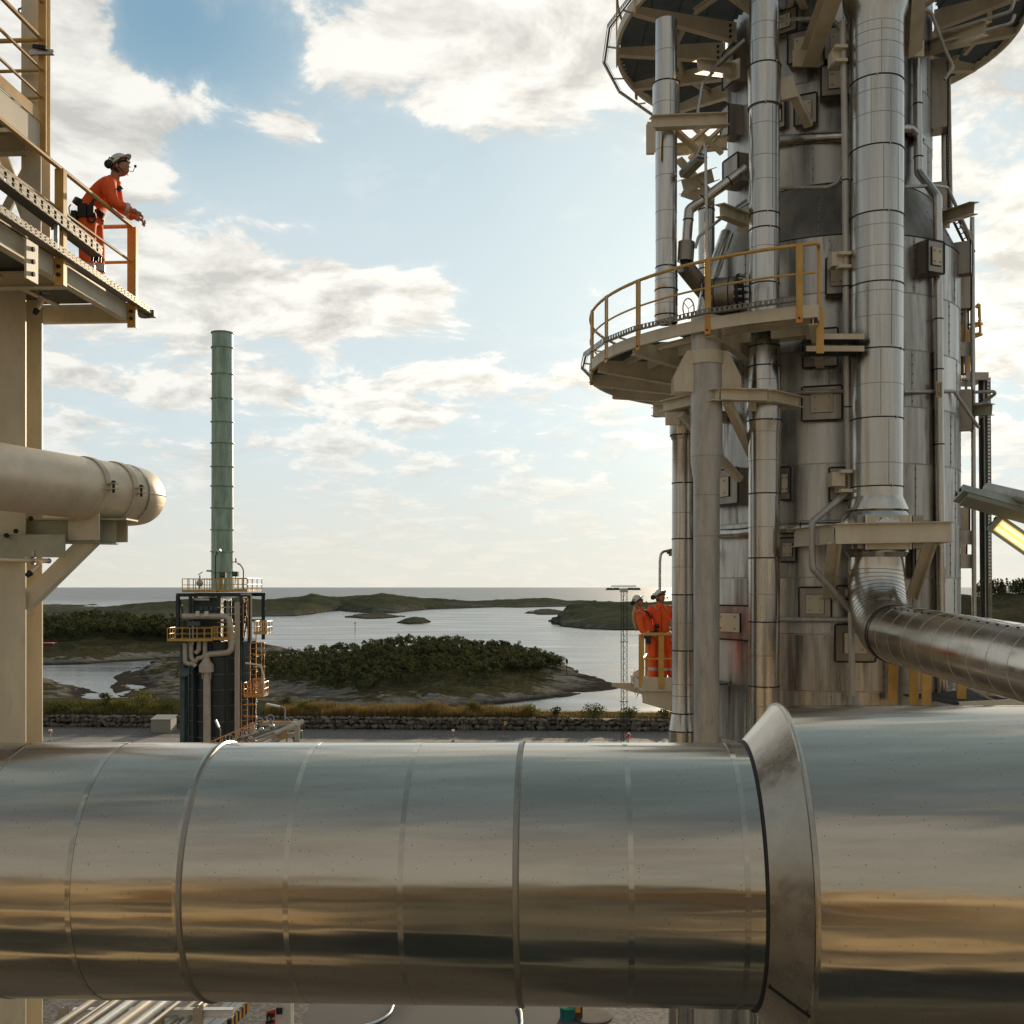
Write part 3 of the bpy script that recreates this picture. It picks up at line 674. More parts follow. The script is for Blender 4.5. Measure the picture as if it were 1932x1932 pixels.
MB().ibeam(D(30, 1001, yb), D(219, 1004, yb), .33, .22, .016, .012).build('arm', 'beige_green', bk)
MB().obox(D(165, 981, yb)+V(0, 0, 0), (V(1, 0, 0), V(0, 1, 0), V(0, 0, 1)), (.60, .22, .010)).build('bearing_plate', 'beige_green', bk)
MB().obox(D(128, 1024, yb)+V(0, -.02, 0), (V(1, 0, 0), V(0, 1, 0), V(0, 0, 1)), (.46, .16, .008)).build('gusset_plate', 'beige_green', bk)
MB().bar(D(178, 1012, yb), D(38, 1150, yb), .20, .20, up=(0, 1, 0)).build('brace', 'beige', bk)
MB().obox(D(48, 1030, 14.05), (V(1, 0, 0), V(0, 1, 0), V(0, 0, 1)), (.52, .014, .15)).build('splice_plate', 'beige_green', bk)
for x, y in ((58, 978), (30, 1002), (12, 1010)):
    MB().cyl(D(x, y, 14.03), D(x, y, 13.98), .035, n=6).build('bolt', 'rubber', bk)
# ---------------------------------------------------------------- the clad process column
XC, YC, TR, TU = 6.90, 23.5, 2.70, 2.14
ZT, ZK, ZTOP, ZB = 26.85, 28.06, 36.0, 14.2
def T(th, z, r): return V(XC+r*math.sin(R(th)), YC-r*math.cos(R(th)), z)
def TN(th): return V(math.sin(R(th)), -math.cos(R(th)), 0)
def TT(th): return V(math.cos(R(th)), math.sin(R(th)), 0)
def hit(x, y, r):
    """point of a sight line on the column wall -> angle, z, depth"""
    a, c = (x-CX)/F, (HY-y)/F
    A = a*a+1; B = -2*(a*XC+YC); C_ = XC*XC+YC*YC-r*r; dsc = max(0, B*B-4*A*C_); Y = (-B-math.sqrt(dsc))/(2*A)
    return math.degrees(math.atan2(a*Y-XC, YC-Y)), CAMZ+c*Y, Y
col = thing('process_column', 'towering round process column in dull metal cladding at the right', 'tower', (XC, YC, ZB))
zz = [ZT-1.11*k for k in range(12)]
for a, b in zip(zz, zz[1:]):
    if b < ZB: break
    MB().lathe((XC, YC, b), (0, 0, 1), [(-.02, TR+.002), (.04, TR), (a-b, TR)], 128, False, False).build('shell_course', 'cladding', col)
for a in zz[:11]:
    MB().lathe((XC, YC, a), (0, 0, 1), [(-.012, TR), (-.011, TR+.007), (.011, TR+.007), (.012, TR)], 128, False, False).build('course_seam', 'rubber' if a in (zz[0],) else 'steel_dull', col)
MB().lathe((XC, YC, ZT), (0, 0, 1), [(0, TR+.004), (ZK-ZT, TU+.004)], 128, False, False).build('cone_section', 'cladding_cone', col)
MB().lathe((XC, YC, ZK), (0, 0, 1), [(-.012, TU), (-.011, TU+.012), (.011, TU+.012), (.012, TU)], 128, False, False).build('course_seam', 'rubber', col)
zu = [ZK+1.05*k for k in range(9)]
for a, b in zip(zu, zu[1:]):
    MB().lathe((XC, YC, a), (0, 0, 1), [(-.02, TU+.002), (.04, TU), (b-a, TU)], 128, False, False).build('shell_course', 'cladding_sooty', col)
    MB().lathe((XC, YC, b), (0, 0, 1), [(-.012, TU), (-.011, TU+.007), (.011, TU+.007), (.012, TU)], 128, False, False).build('course_seam', 'steel_dull', col)
# vertical joints with rivets
def vjoint(th, z0, z1, r, r1=None):
    r1 = r if r1 is None else r1
    j = MB().bar(T(th, z0, r+.003), T(th, z1, r1+.003), .022, .006, up=TN(th)).build('sheet_joint', 'steel_dull', col)
    m = MB(); n = max(2, int((z1-z0)/.17))
    for k in range(n):
        f = (k+.5)/n; p = T(th, z0+(z1-z0)*f, r+(r1-r)*f+.004)
        m.obox(p, (TT(th), TN(th), V(0, 0, 1)), (.011, .007, .011))
    m.build('rivets', 'rubber', j, smooth=False, kind='stuff')
for k in range(11):
    z1, z0 = zz[k], zz[k]-1.11
    for th in ((-38, 6, 44, 62, 82) if k % 2 else (-52, -14, 20, 52, 74)): vjoint(th+random.uniform(-2, 2), z0+.02, z1-.02, TR)
for k in range(7):
    for th in ((-40, -8, 40, 66) if k % 2 else (-58, -22, 52, 78)): vjoint(th+random.uniform(-2, 2), zu[k]+.02, zu[k+1]-.02, TU)
for th in (-45, -20, 8, 38, 50, 64): vjoint(th, ZT+.02, ZK-.02, TR, TU)
# insulation boxes standing out of the wall
def hatch(x0, x1, y0, y1, dep=.10, r=TR, inner=.55, th=None, w=None, lug=True):
    cx, cy = (x0+x1)/2, (y0+y1)/2; t0, z0, Yd = hit(cx, cy, r)
    if th is not None: t0 = th; Yd = YC-r*math.cos(R(th)); z0 = CAMZ+(HY-cy)/F*Yd
    W_ = w or (x1-x0)/F*Yd/max(.35, math.cos(R(t0)-math.atan2((cx-CX), F))); H = (y1-y0)/F*Yd
    ax = (TT(t0), TN(t0), V(0, 0, 1)); c = T(t0, z0, r)
    b = MB().obox(c+ax[1]*(dep/2-.06), ax, (W_/2, dep/2+.06, H/2)).build('insulation_box', 'steel_dull', col)
    e = .034; m = MB(); f = c+ax[1]*dep
    for s in (-1, 1):
        m.obox(f+ax[0]*s*(W_/2), ax, (e/2, .012, H/2)); m.obox(f+ax[2]*s*(H/2), ax, (W_/2-e/2-.001, .010, e/2))
    m.build('box_rim', 'rubber', b, kind='stuff')
    if inner:
        q = MB().obox(f+ax[1]*.018, ax, (W_/2*inner, .014, H/2*inner)).build('cover_plate', 'beige', b); m = MB()
        for s in (-1, 1):
            m.obox(f+ax[1]*.012+ax[0]*s*(W_/2*inner), ax, (.006, .012, H/2*inner+.006)); m.obox(f+ax[1]*.012+ax[2]*s*(H/2*inner), ax, (W_/2*inner-.007, .011, .006))
        m.build('plate_gasket', 'rubber', b, kind='stuff')
        if lug:
            for sx in (-1, 1):
                for sz in (-1, 1): MB().cyl(f+ax[1]*.03+ax[0]*sx*W_*.17+ax[2]*sz*H*.17, f+ax[1]*.05+ax[0]*sx*W_*.17+ax[2]*sz*H*.17, .018, n=6).build('bolt', 'steel_dull', q)
    return c, ax, W_, H
for a in ((1521, 1581, 730, 794, .10), (1522, 1574, 622, 694, .09), (1560, 1594, 494, 562, .28), (1722, 1764, 462, 522, .30), (1358, 1396, 888, 954, .28), (1478, 1492, 882, 944, .12),
          (1566, 1602, 884, 946, .22), (1515, 1562, 1108, 1172, .08), (1366, 1406, 1142, 1206, .16), (1578, 1646, 1178, 1248, .08), (1712, 1740, 1010, 1090, .1), (1478, 1500, 1015, 1060, .1), (1580, 1640, 1105, 1130, .07)): hatch(*a)
for a in ((1507, 1538, 183, 240, .14), (1556, 1600, 66, 126, .34), (1552, 1604, 132, 190, .24), (1466, 1500, 26, 70, .16), (1500, 1540, 70, 128, .30), (1462, 1480, 190, 246, .10)): hatch(*a, r=TU)
for y0, y1, th, w in ((500, 585, 78, .30), (588, 684, 84, .34), (738, 812, 72, .42), (958, 1010, 82, .36), (1012, 1066, 86, .30), (460, 520, 60, .30)): hatch(1800, 1812, y0, y1, .22, TR, .0, th, w)
for y0, y1, th, w in ((95, 165, -72, .5), (205, 262, -76, .4), (300, 352, -70, .6), (120, 250, 70, .45), (350, 400, 74, .4)): hatch(1300, 1330, y0, y1, .30, TU, .0, th, w)

# lower skirt behind the walkway
MB().lathe((XC, YC, ZB-14.2), (0, 0, 1), [(0, TR-.05), (14.2, TR-.05)], 64, False, False).build('skirt', 'cladding', col)
MB().lathe((XC, YC, ZB+.02), (0, 0, 1), [(0, TR), (0, TR+.12), (.06, TR+.12), (.06, TR)], 96, False, False).build('base_ring', 'rubber', col)

# ---------------------------------------------------------------- vertical pipes before the column
def zf(y, Y): return CAMZ+(HY-y)/F*Y
def vpipe(name, label, X, Y, prof, bands=(), faint=(), mat='steel', n=48, joints=()):
    """prof: (pixel y, radius) from top to bottom"""
    pr = sorted([(zf(y, Y), r) for y, r in prof]); th = thing(name, label, 'pipe', (X, Y, pr[0][0]))
    def rad(z):
        for a, b in zip(pr, pr[1:]):
            if a[0] <= z <= b[0]: return a[1]+(b[1]-a[1])*(z-a[0])/max(1e-6, b[0]-a[0])
        return pr[-1][1]
    cuts = sorted({pr[0][0], pr[-1][0]}|{zf(y, Y) for y in bands})
    for a, b in zip(cuts, cuts[1:]):
        seg = [(a, rad(a+1e-4))]+[p for p in pr if a+1e-3 < p[0] < b-1e-3]+[(b, rad(b-1e-4))]
        MB().lathe((X, Y, 0), (0, 0, 1), seg, n, False, False).build('cladding_sheet', mat, th)
    for y in bands:
        z = zf(y, Y); r = rad(z)
        b = MB().lathe((X, Y, z), (0, 0, 1), [(-.013, r), (-.012, r+.008), (.012, r+.008), (.013, r)], n, False, False).build('strap', 'rubber' if mat != 'grey_paint' else 'steel_dull', th)
        a = random.uniform(-.3, .8); MB().obox(V(X+math.sin(a)*(r+.012), Y-math.cos(a)*(r+.012), z), (V(math.cos(a), math.sin(a), 0), V(math.sin(a), -math.cos(a), 0), V(0, 0, 1)), (.010, .008, .024)).build('strap_clip', 'galvanised', b)
    for y in faint:
        z = zf(y, Y); r = rad(z)
        MB().lathe((X, Y, z), (0, 0, 1), [(-.006, r), (-.005, r+.003), (.005, r+.003), (.006, r)], n, False, False).build('lap_seam', 'steel_dull', th)
    for (a, y0, y1) in joints:
        z0, z1 = zf(y1, Y), zf(y0, Y); r = rad((z0+z1)/2); m = V(math.sin(R(a)), -math.cos(R(a)), 0)
        MB().bar(V(X, Y, z0)+m*(r+.001), V(X, Y, z1)+m*(r+.001), .012, .005, up=m).build('sheet_joint', 'steel_dull', th)
    return th
P2X, P2Y = D(1442, 600, 20.3).x, 20.3
p2 = vpipe('clad_pipe', 'long bright steel pipe standing before the column and passing through its round platform', P2X, P2Y,
    [(-60, .275), (126, .275), (128, .31), (204, .30), (206, .28), (640, .285), (690, .30), (742, .325), (794, .325), (826, .295), (1420, .285), (2900, .285)],
    (128, 204, 407, 435, 538, 655, 693, 795, 932, 1053, 1173, 1294), (10, 52, 84, 240, 300, 345, 470, 625, 720, 817, 870, 995, 1121, 1236, 1330),
    joints=((25, 540, 690), (30, 938, 1050), (32, 1056, 1170), (34, 1180, 1290), (28, 440, 535), (20, 210, 400)))
P1X, P1Y = D(1333, 800, 20.).x, 20.
p1 = vpipe('painted_pipe', 'grey painted column pipe that narrows halfway, beside the two workers', P1X, P1Y,
    [(600, .285), (858, .295), (872, .292), (905, .245), (1430, .235), (2900, .235)], (), (862, 935, 1012), 'grey_paint')
P0X = D(1257, 350, 21.).x
p0u = vpipe('clad_pipe', 'slender steel pipe with a wide sleeve rising left of the column above the round platform', P0X, 21.,
    [(40, .21), (158, .21), (160, .265), (240, .265), (246, .215), (505, .205), (520, .222), (610, .222)],
    (160, 505, 548, 596), (100, 200, 285, 335, 402, 455, 520, 530, 575), joints=((10, 166, 238), (30, 410, 500)))
P0L = D(1289, 1000, 21.).x
p0l = vpipe('clad_pipe', 'warm reflecting steel pipe with a flared foot just right of the two workers', P0L, 21.,
    [(775, .265), (818, .265), (828, .235), (832, .215), (1344, .225), (1346, .23), (1378, .285), (2900, .285)],
    (822, 912, 1017, 1122, 1227, 1345, 1378), (868, 968, 1070, 1175, 1290, 1312), joints=((-20, 1346, 1378), (-35, 1380, 1410), (25, 1380, 1410)))
# tall duct that bends towards the viewer
DXX, DY = 6.79, 20.0
du = vpipe('clad_duct', 'large ribbed steel duct down the column face that bends round towards the viewer', DXX, DY,
    [(-60, .66), (10, .60), (44, .488), (470, .484), (938, .472)],
    (161, 289, 413, 542, 665, 793, 920), (60, 78, 100, 130, 188, 230, 352, 437, 476, 514, 559, 605, 730, 877),
    joints=((-8, 62, 160), (12, 164, 288), (-4, 292, 410), (10, 416, 540), (14, 545, 660), (-10, 668, 790), (8, 796, 918), (-30, 164, 288), (32, 292, 410)))
def dl(name, prof, mat): return MB().lathe((DXX, DY, 0), (0, 0, 1), sorted([(zf(y, DY), r) for y, r in prof]), 64, False, False).build(name, mat, du)
dl('rain_hood', [(938, .474), (960, .565), (963, .565), (966, .545)], 'steel_bend')
dl('rain_hood', [(964, .52), (968, .56), (985, .655), (989, .655), (990, .60)], 'steel_bend')
dl('inner_sleeve', [(966, .50), (1040, .50)], 'steel')
dl('drip_funnel', [(1036, .56), (1042, .57), (1052, .506)], 'steel_bend')
pth = [V(DXX, DY, zf(1048, DY)), V(DXX, DY, 20.40)]
dr = V(-.0084, -1, -.034).normalized(); rb = 1.22; c0 = V(DXX, DY, 20.40)+V(0, -rb, 0)
for k in range(1, 17):
    a = R(88)*k/16; pth.append(c0+V(0, rb*math.cos(a), -rb*math.sin(a))+V(-.10*k/16, 0, 0))
bend_pts = list(pth)
e = pth[-1]; run = [e+dr*s for s in (0, .05)]
MB().tube(pth, .508, 64, caps=False).build('bend', 'steel_bend', du)
MB().tube([e, e+dr*3, e+dr*6, e+dr*9, e+dr*13], .508, 64, caps=False).build('horizontal_run', 'steel_bend', du)
for k in range(2, len(bend_pts)-1):
    tg = (bend_pts[k+1]-bend_pts[k-1]).normalized()
    MB().lathe(bend_pts[k], tg, [(-.007, .508), (-.005, .5125), (.005, .5125), (.007, .508)], 64, False, False).build('bend_rib', 'steel_dull', du)
for s_, st in [(.05, 1), (.16, 1)]+[(.55+.62*k, 0) for k in range(14)]:
    MB().lathe(e+dr*s_, dr, [(-.014, .508), (-.012, .517), (.012, .517), (.014, .508)] if st else [(-.006, .508), (-.005, .512), (.005, .512), (.006, .508)], 64, False, False).build('strap' if st else 'lap_seam', 'rubber' if st else 'steel', du)
for k in range(24):
    a = R(118); x_, y_, z_ = frame(dr); p = e+dr*(.3+.3*k)+V(-.18, 0, .476)
    MB().obox(p, (V(1, 0, 0), dr, V(0, 0, 1)), (.012, .022, .010)).build('clip', 'rubber', du)
# its bracket on the column
bz0 = zf(1007, 19.35)
db = thing('duct_bracket', 'pale steel bracket beam with two struts carrying the tall duct', 'bracket', (DXX, 19.3, bz0-.2))
A1, A2 = D(1576, 1007, 19.3), D(1795, 1003, 19.3)
MB().ibeam(A1, A2, .37, .2, .016, .012).build('front_beam', 'beige', db)
t1, t2 = hit(1512, 1012, TR), hit(1830, 1005, TR)
MB().ibeam(A1+V(.0, .08, 0), V(D(1500, 1010, 20.9).x, 20.95, A1.z), .36, .18).build('side_beam', 'beige', db)
MB().ibeam(A2+V(-.06, .08, 0), V(A2.x+.5, 22.2, A2.z), .36, .18).build('side_beam', 'beige', db)
for xa, ya, xb, yb_ in ((1572, 1026, 1560, 1128), (1752, 1026, 1718, 1128)):
    MB().bar(D(xa, ya-4, 19.38), D(xb, yb_, 20.75), .20, .03, up=(0, 1, .2)).build('strut', 'beige', db)
    MB().bar(D(xa+12, ya-4, 19.38), D(xb+10, yb_, 20.75), .03, .16, up=(0, 1, .2)).build('strut_web', 'beige', db)
pl = MB().obox(D(1676, 1004, 19.40), (V(1, 0, 0), V(0, 1, 0), V(0, 0, 1)), (.41, .02, .31)).build('cover_plate', 'label_paper' if 0 else 'beige', db)
for sx in (-1, 1): MB().obox(D(1676, 1004, 19.37)+V(sx*.40, 0, 0), (V(1, 0, 0), V(0, 1, 0), V(0, 0, 1)), (.015, .014, .31)).build('plate_edge', 'white_paint', pl)
sk = [(1657, 983), (1663, 977), (1664, 985), (1670, 977), (1672, 985), (1679, 976)], [(1683, 985), (1688, 978)], [(1690, 979), (1687, 984)]
for s_ in sk: MB().tube([D(x, y, 19.372) for x, y in s_], .008, 6).build('pen_mark', 'ink', pl)
for sx in (-1, 1): MB().obox(D(1676+sx*52, 1004, 19.55), (V(1, 0, 0), V(0, 1, 0), V(0, 0, 1)), (.10, .12, .30)).build('side_lug', 'steel_dull', db)

# ---------------------------------------------------------------- round platforms
def grating(parent, z, r0, rf, th0, th1, holes=(), step=.055, h=.038, yoff=0.):
    m = MB(); rmax = max(rf(th0+(th1-th0)*k/20) for k in range(21))
    def inside(x, y):
        r = math.hypot(x, y)
        th = math.degrees(math.atan2(x, -y))
        if th0 < -180 and th > 0: th -= 360
        if th1 > 180 and th < 0: th += 360
        if not (th0 <= th <= th1 and r0 <= r <= rf(th)-.04): return False
        return all((x+XC-hx)**2+(y+YC-hy)**2 > hr*hr for hx, hy, hr in holes)
    n = int(2*rmax/step)
    for j in range(n):
        y = -rmax+step*j; xs = np.arange(-rmax, rmax, .06); st = None
        for x in list(xs)+[99]:
            ok = x < 98 and inside(x, y)
            if ok and st is None: st = x
            if not ok and st is not None:
                e_ = min(x, rmax)-.03
                if e_-st > .05: m.box((XC+st, YC+y-.004, z-h), (XC+e_, YC+y+.004, z))
                st = None
    for j in range(int(2*rmax/.6)):
        x = -rmax+.6*j; ys = np.arange(-rmax, rmax, .06); st = None
        for y in list(ys)+[99]:
            ok = y < 98 and inside(x, y)
            if ok and st is None: st = y
            if not ok and st is not None:
                if y < 98 and y-.06-st > .05: m.box((XC+x-.006, YC+st, z-h+.004), (XC+x+.006, YC+y-.06, z+.004))
                st = None
    return m.build('grating', 'grating', parent, smooth=False, kind='stuff')
def arcpts(rf, th0, th1, z, n=60): return [T(th0+(th1-th0)*k/n, z, rf(th0+(th1-th0)*k/n)) for k in range(n+1)]
def curved_channel(parent, rf, th0, th1, z0, z1, name='edge_beam', mat='beige', w=.07, n=60):
    m = MB(); prof = [(0, z0), (w, z0), (w, z0+.012), (.012, z0+.012), (.012, z1-.012), (w, z1-.012), (w, z1), (0, z1)]
    vs = []; k = len(prof)
    for i in range(n+1):
        th = th0+(th1-th0)*i/n
        for dr_, z in prof: vs.append(T(th, z, rf(th)+dr_-w))
    # open side faces inward; web is the outer skin
    vs = []
    for i in range(n+1):
        th = th0+(th1-th0)*i/n
        for dr_, z in prof: vs.append(T(th, z, rf(th)-dr_))
    fs = [(i*k+j, i*k+(j+1) % k, (i+1)*k+(j+1) % k, (i+1)*k+j) for i in range(n) for j in range(k)]
    fs += [tuple(range(k)), tuple(n*k+j for j in range(k))]
    m.add(vs, fs); return m.build(name, mat, parent)
# middle platform
MZ = 24.87; mrf = lambda th: 5.2; ma0, ma1 = -150., -18.
mp = thing('round_platform', 'half round beige steel platform with yellow railing wrapped round the column at mid height', 'platform', (XC-3.5, YC-2.5, MZ-.5))
holes = [(P2X, P2Y, .40), (P1X, P1Y, .38), (P0X, 21., .32)]
grating(mp, MZ, 2.95, mrf, ma0, ma1, holes)
curved_channel(mp, mrf, ma0, ma1, MZ-.20, MZ+.02)
curved_channel(mp, lambda th: 4.05, ma0, ma1, MZ-.24, MZ-.05, 'ring_beam', w=.08)
for th in (-19, -40, -62, -82, -100, -120, -140):
    # tapering radial cantilever
    a, b = T(th, 0, 2.84), T(th, 0, 5.12); tt_ = TT(th)*.012
    q = MB().prism([a+V(0, 0, MZ-.06)-tt_, a+V(0, 0, MZ-.62)-tt_, b+V(0, 0, MZ-.30)-tt_, b+V(0, 0, MZ-.06)-tt_], tt_*2)
    d1, d2 = a+V(0, 0, MZ-.62), b+V(0, 0, MZ-.30); q.bar(d1, d2, .16, .014, up=TN(th).cross(TT(th))); cb = q.build('cantilever_beam', 'beige', mp)
    for rr in (2.98, 3.1):
        for zq in (-.2, -.34): MB().cyl(T(th, MZ+zq, rr)+tt_*1.2, T(th, MZ+zq, rr)+tt_*4, .022, n=6).build('bolt', 'rubber', cb)
for k, (ta, tb) in enumerate(((-40, -20), (-62, -42), (-82, -64))):
    MB().ibeam(T(ta, MZ-.12, 4.55), T(tb, MZ-.12, 4.55), .12, .09).build('joist', 'beige', mp)
    MB().ibeam(T(ta, MZ-.12, 3.5), T(tb, MZ-.12, 3.5), .12, .09).build('joist', 'beige', mp)
for s in (-1,):
    MB().bar(T(-18, MZ-.13, 2.9), T(-18, MZ-.13, 5.2), .02, .26).build('end_plate', 'beige', mp)
# hanging end frame at the right end of the platform
e0 = T(-18, MZ, 4.95); 
MB().bar(e0+V(.02, 0, .02), e0+V(.02, 0, -.78), .13, .02, up=(0, 1, 0)).build('end_post', 'yellow', mp)
for zq in (-.30, -.52):
    m = MB()
    for k in range(22): m.box(T(-19, MZ+zq, 3.9)+V(.045*k-.25, -.35, -.05), T(-19, MZ+zq, 3.9)+V(.045*k-.243, .30, 0))
    m.build('step_grating', 'grating', mp, smooth=False, kind='stuff')
    MB().bar(T(-19, MZ+zq-.03, 3.9)+V(-.3, -.36, 0), T(-19, MZ+zq-.03, 3.9)+V(.75, -.36, 0), .012, .10).build('step_edge', 'beige', mp)
mr = thing('railing', 'curved yellow railing along the round platform on the column', 'railing', T(-80, MZ, 5.2))
MB().tube(arcpts(lambda th: 5.17, ma0, -18.5, MZ+1.08), .032, 12).build('top_rail', 'yellow', mr)
MB().tube(arcpts(lambda th: 5.17, ma0, -18.5, MZ+.58, 60), .020, 8).build('mid_rail', 'yellow', mr)
MB().tube(bend([T(-19.5, MZ+1.08, 5.17), T(-18, MZ+1.08, 5.17), T(-18, MZ+1.08, 4.95), T(-18, MZ-.0, 4.95)], .09), .032, 12).build('end_loop', 'yellow', mr)
for th in (-21.5, -40, -59, -73, -86, -101, -122):
    p = T(th, MZ, 5.19); po = MB().obox(p+V(0, 0, .42), (TT(th), TN(th), V(0, 0, 1)), (.058, .013, .68)).build('post', 'yellow', mr)
    MB().obox(p-TT(th)*.045-TN(th)*.012+V(0, 0, .42), (TT(th), TN(th), V(0, 0, 1)), (.008, .035, .68)).build('post_flange', 'yellow', po)
    MB().obox(p+TN(th)*.018+V(0, 0, -.20), (TT(th), TN(th), V(0, 0, 1)), (.058, .006, .075)).build('foot_plate', 'orange_steel', po)
    MB().cyl(p+TN(th)*.02+V(0, 0, -.2), p+TN(th)*.045+V(0, 0, -.2), .018, n=6).build('bolt', 'rubber', po)
def arc_tray(label, rr, z, corners, w=.09, h=.07):
    th = thing('cable_tray', label, 'cable tray', T(corners[len(corners)//2], z, rr))
    for a, b in zip(corners, corners[1:]):
        p0, p1 = T(a, z, rr), T(b, z, rr); ax = (p1-p0).normalized(); L = (p1-p0).length; nrm = V(ax.y, -ax.x, 0); m = MB(); n = max(3, int(L/.09))
        if nrm.dot(TN((a+b)/2)) < 0: nrm = -nrm
        for q_ in (-h/2, h/2): m.bar(p0+V(0, 0, q_), p1+V(0, 0, q_), .006, .014)
        for k in range(n): m.obox(p0+ax*(L/n*(k+.5)), (ax, nrm, V(0, 0, 1)), (L/n*.33, .003, h/2))
        m.bar(p0-nrm*w-V(0, 0, h/2), p1-nrm*w-V(0, 0, h/2), .006, .014); m.bar(p0-nrm*w/2-V(0, 0, h/2), p1-nrm*w/2-V(0, 0, h/2), w*.5, .005)
        m.build('tray_length', 'tray', th)
        MB().bar(p0.lerp(p1, .5)-nrm*.02-V(0, 0, .05), p0.lerp(p1, .5)-nrm*.3-V(0, 0, .09), .03, .03).build('tray_arm', 'galvanised', th)
    return th
arc_tray('slotted cable tray following the outer edge of the round platform in straight lengths', 5.40, MZ+.10, (-22, -40, -58, -70, -84, -98, -112, -128))
# upper platform seen from below
UZ = 32.1
def urf(th): return 4.6 if th < -20 else (4.0 if th > 20 else 4.6-.6*(th+20)/40)
for (a0, a1, lab) in ((-170., -14., 'dark grated platform overhead at the top left side of the column, seen from below'), (28., 165., 'dark grated platform overhead at the top right side of the column, seen from below')):
    upf = thing('round_platform', lab, 'platform', T((a0+a1)/2, UZ-.4, 3.4))
    grating(upf, UZ, 2.25, urf, a0, a1, [(P0X, 21., .3), (DXX, DY, .8)], .060, .045)
    curved_channel(upf, urf, a0, a1, UZ-.20, UZ+.02)
    for th in [q for q in (-160, -140, -118, -96, -74, -50, -28, 34, 60, 84, 108, 132, 156) if a0 <= q <= a1]:
        ro = urf(th)-.06; a, b = T(th, 0, 2.2), T(th, 0, ro); tt_ = TT(th)*.012
        q = MB().prism([a+V(0, 0, UZ-.06)-tt_, a+V(0, 0, UZ-.50)-tt_, b+V(0, 0, UZ-.24)-tt_, b+V(0, 0, UZ-.06)-tt_], tt_*2)
        q.bar(a+V(0, 0, UZ-.50), b+V(0, 0, UZ-.24), .15, .014); cb = q.build('cantilever_beam', 'beige', upf)
        for zq in (-.16, -.28, -.40): MB().cyl(T(th, UZ+zq, 2.36)+tt_*1.2, T(th, UZ+zq, 2.36)+tt_*4.5, .028, n=6).build('bolt', 'rubber', cb)
    for q in range(int(a0)+4, int(a1)-22, 24):
        MB().ibeam(T(q, UZ-.12, 3.3), T(q+20, UZ-.12, 3.3), .12, .09).build('joist', 'beige', upf)
    if a0 < 0:
        for th in (-150, -122, -100, -72, -52):
            MB().obox(T(th, UZ+.4, 4.60), (TT(th), TN(th), V(0, 0, 1)), (.055, .013, .72)).build('rail_post', 'yellow', upf)
        MB().tube(arcpts(lambda t_: 4.58, a0, a1, UZ+1.08), .03, 10).build('top_rail', 'yellow', upf)
        MB().ibeam(T(-45, UZ-.35, 2.2), T(-30, UZ-.15, 4.5), .26, .12).build('main_beam', 'beige', upf)
        MB().ibeam(T(-36, UZ-.33, 2.2), T(-22, UZ-.13, 4.4), .26, .12).build('main_beam', 'beige', upf)
tr3 = arc_tray('perforated cable tray hung outside the overhead platform at the upper left', 4.92, UZ-.18, (-48, -64, -82, -100, -118, -136, -154))
# lower walkway: workers' balcony on the left, rails on the right
LZ = 18.04; WX0, WX1, WY0, WY1 = 2.66, 3.95, 21.85, 23.9
wb = thing('balcony', 'small beige steel balcony left of the column where two workers stand', 'balcony', (3.6, 22.8, LZ-.4))
MB().box((WX0+.02, WY0, LZ-.035), (4.4, WY1, LZ)).build('deck', 'grating', wb)
MB().box((WX0, WY0-.02, LZ-.16), (WX1, WY0, LZ+.13)).build('front_plate', 'beige', wb)
MB().box((WX0-.02, WY0, LZ-.16), (WX0, WY1, LZ+.02)).build('side_plate', 'beige', wb)
MB().prism([V(WX0, WY0+.04, LZ-.16), V(WX0, WY0+.04, LZ-.40), V(WX1, WY0+.04, LZ-.78), V(WX1, WY0+.04, LZ-.16)], (0, .02, 0)).build('cantilever_beam', 'beige', wb)
MB().prism([V(WX0-.0, WY1-.1, LZ-.16), V(WX0-.45, WY1-.1, LZ-.16), V(WX0-.45, WY1-.1, LZ-.24), V(WX1, WY1-.1, LZ-.7), V(WX1, WY1-.1, LZ-.16)], (0, .02, 0)).build('cantilever_beam', 'beige', wb)
wr = thing('railing', 'ochre railing the two workers in orange look over beside the column', 'railing', (WX0, WY0, LZ))
MB().tube(bend([V(WX0+.36, WY1, LZ+1.0), V(WX0, WY0-.03, LZ+1.0), V(WX1, WY0-.03, LZ+1.0)], .08), .036, 12).build('top_rail', 'yellow', wr)
MB().tube([V(WX0+.36, WY1, LZ+.5), V(WX0, WY0-.03, LZ+.5), V(WX1, WY0-.03, LZ+.5)], .02, 8).build('mid_rail', 'yellow', wr)
MB().tube([V(WX0+.36, WY1, LZ+1.04), V(WX1+.3, WY1, LZ+1.04)], .034, 12).build('top_rail', 'yellow', wr)
for x, y in ((WX0-.02, WY0+.06), (D(1247, 1200, WY0).x, WY0-.04) , (WX0+.36, WY1)):
    MB().box((x-.055, y-.012, LZ-.10), (x+.055, y+.012, LZ+1.0)).build('post', 'yellow', wr)
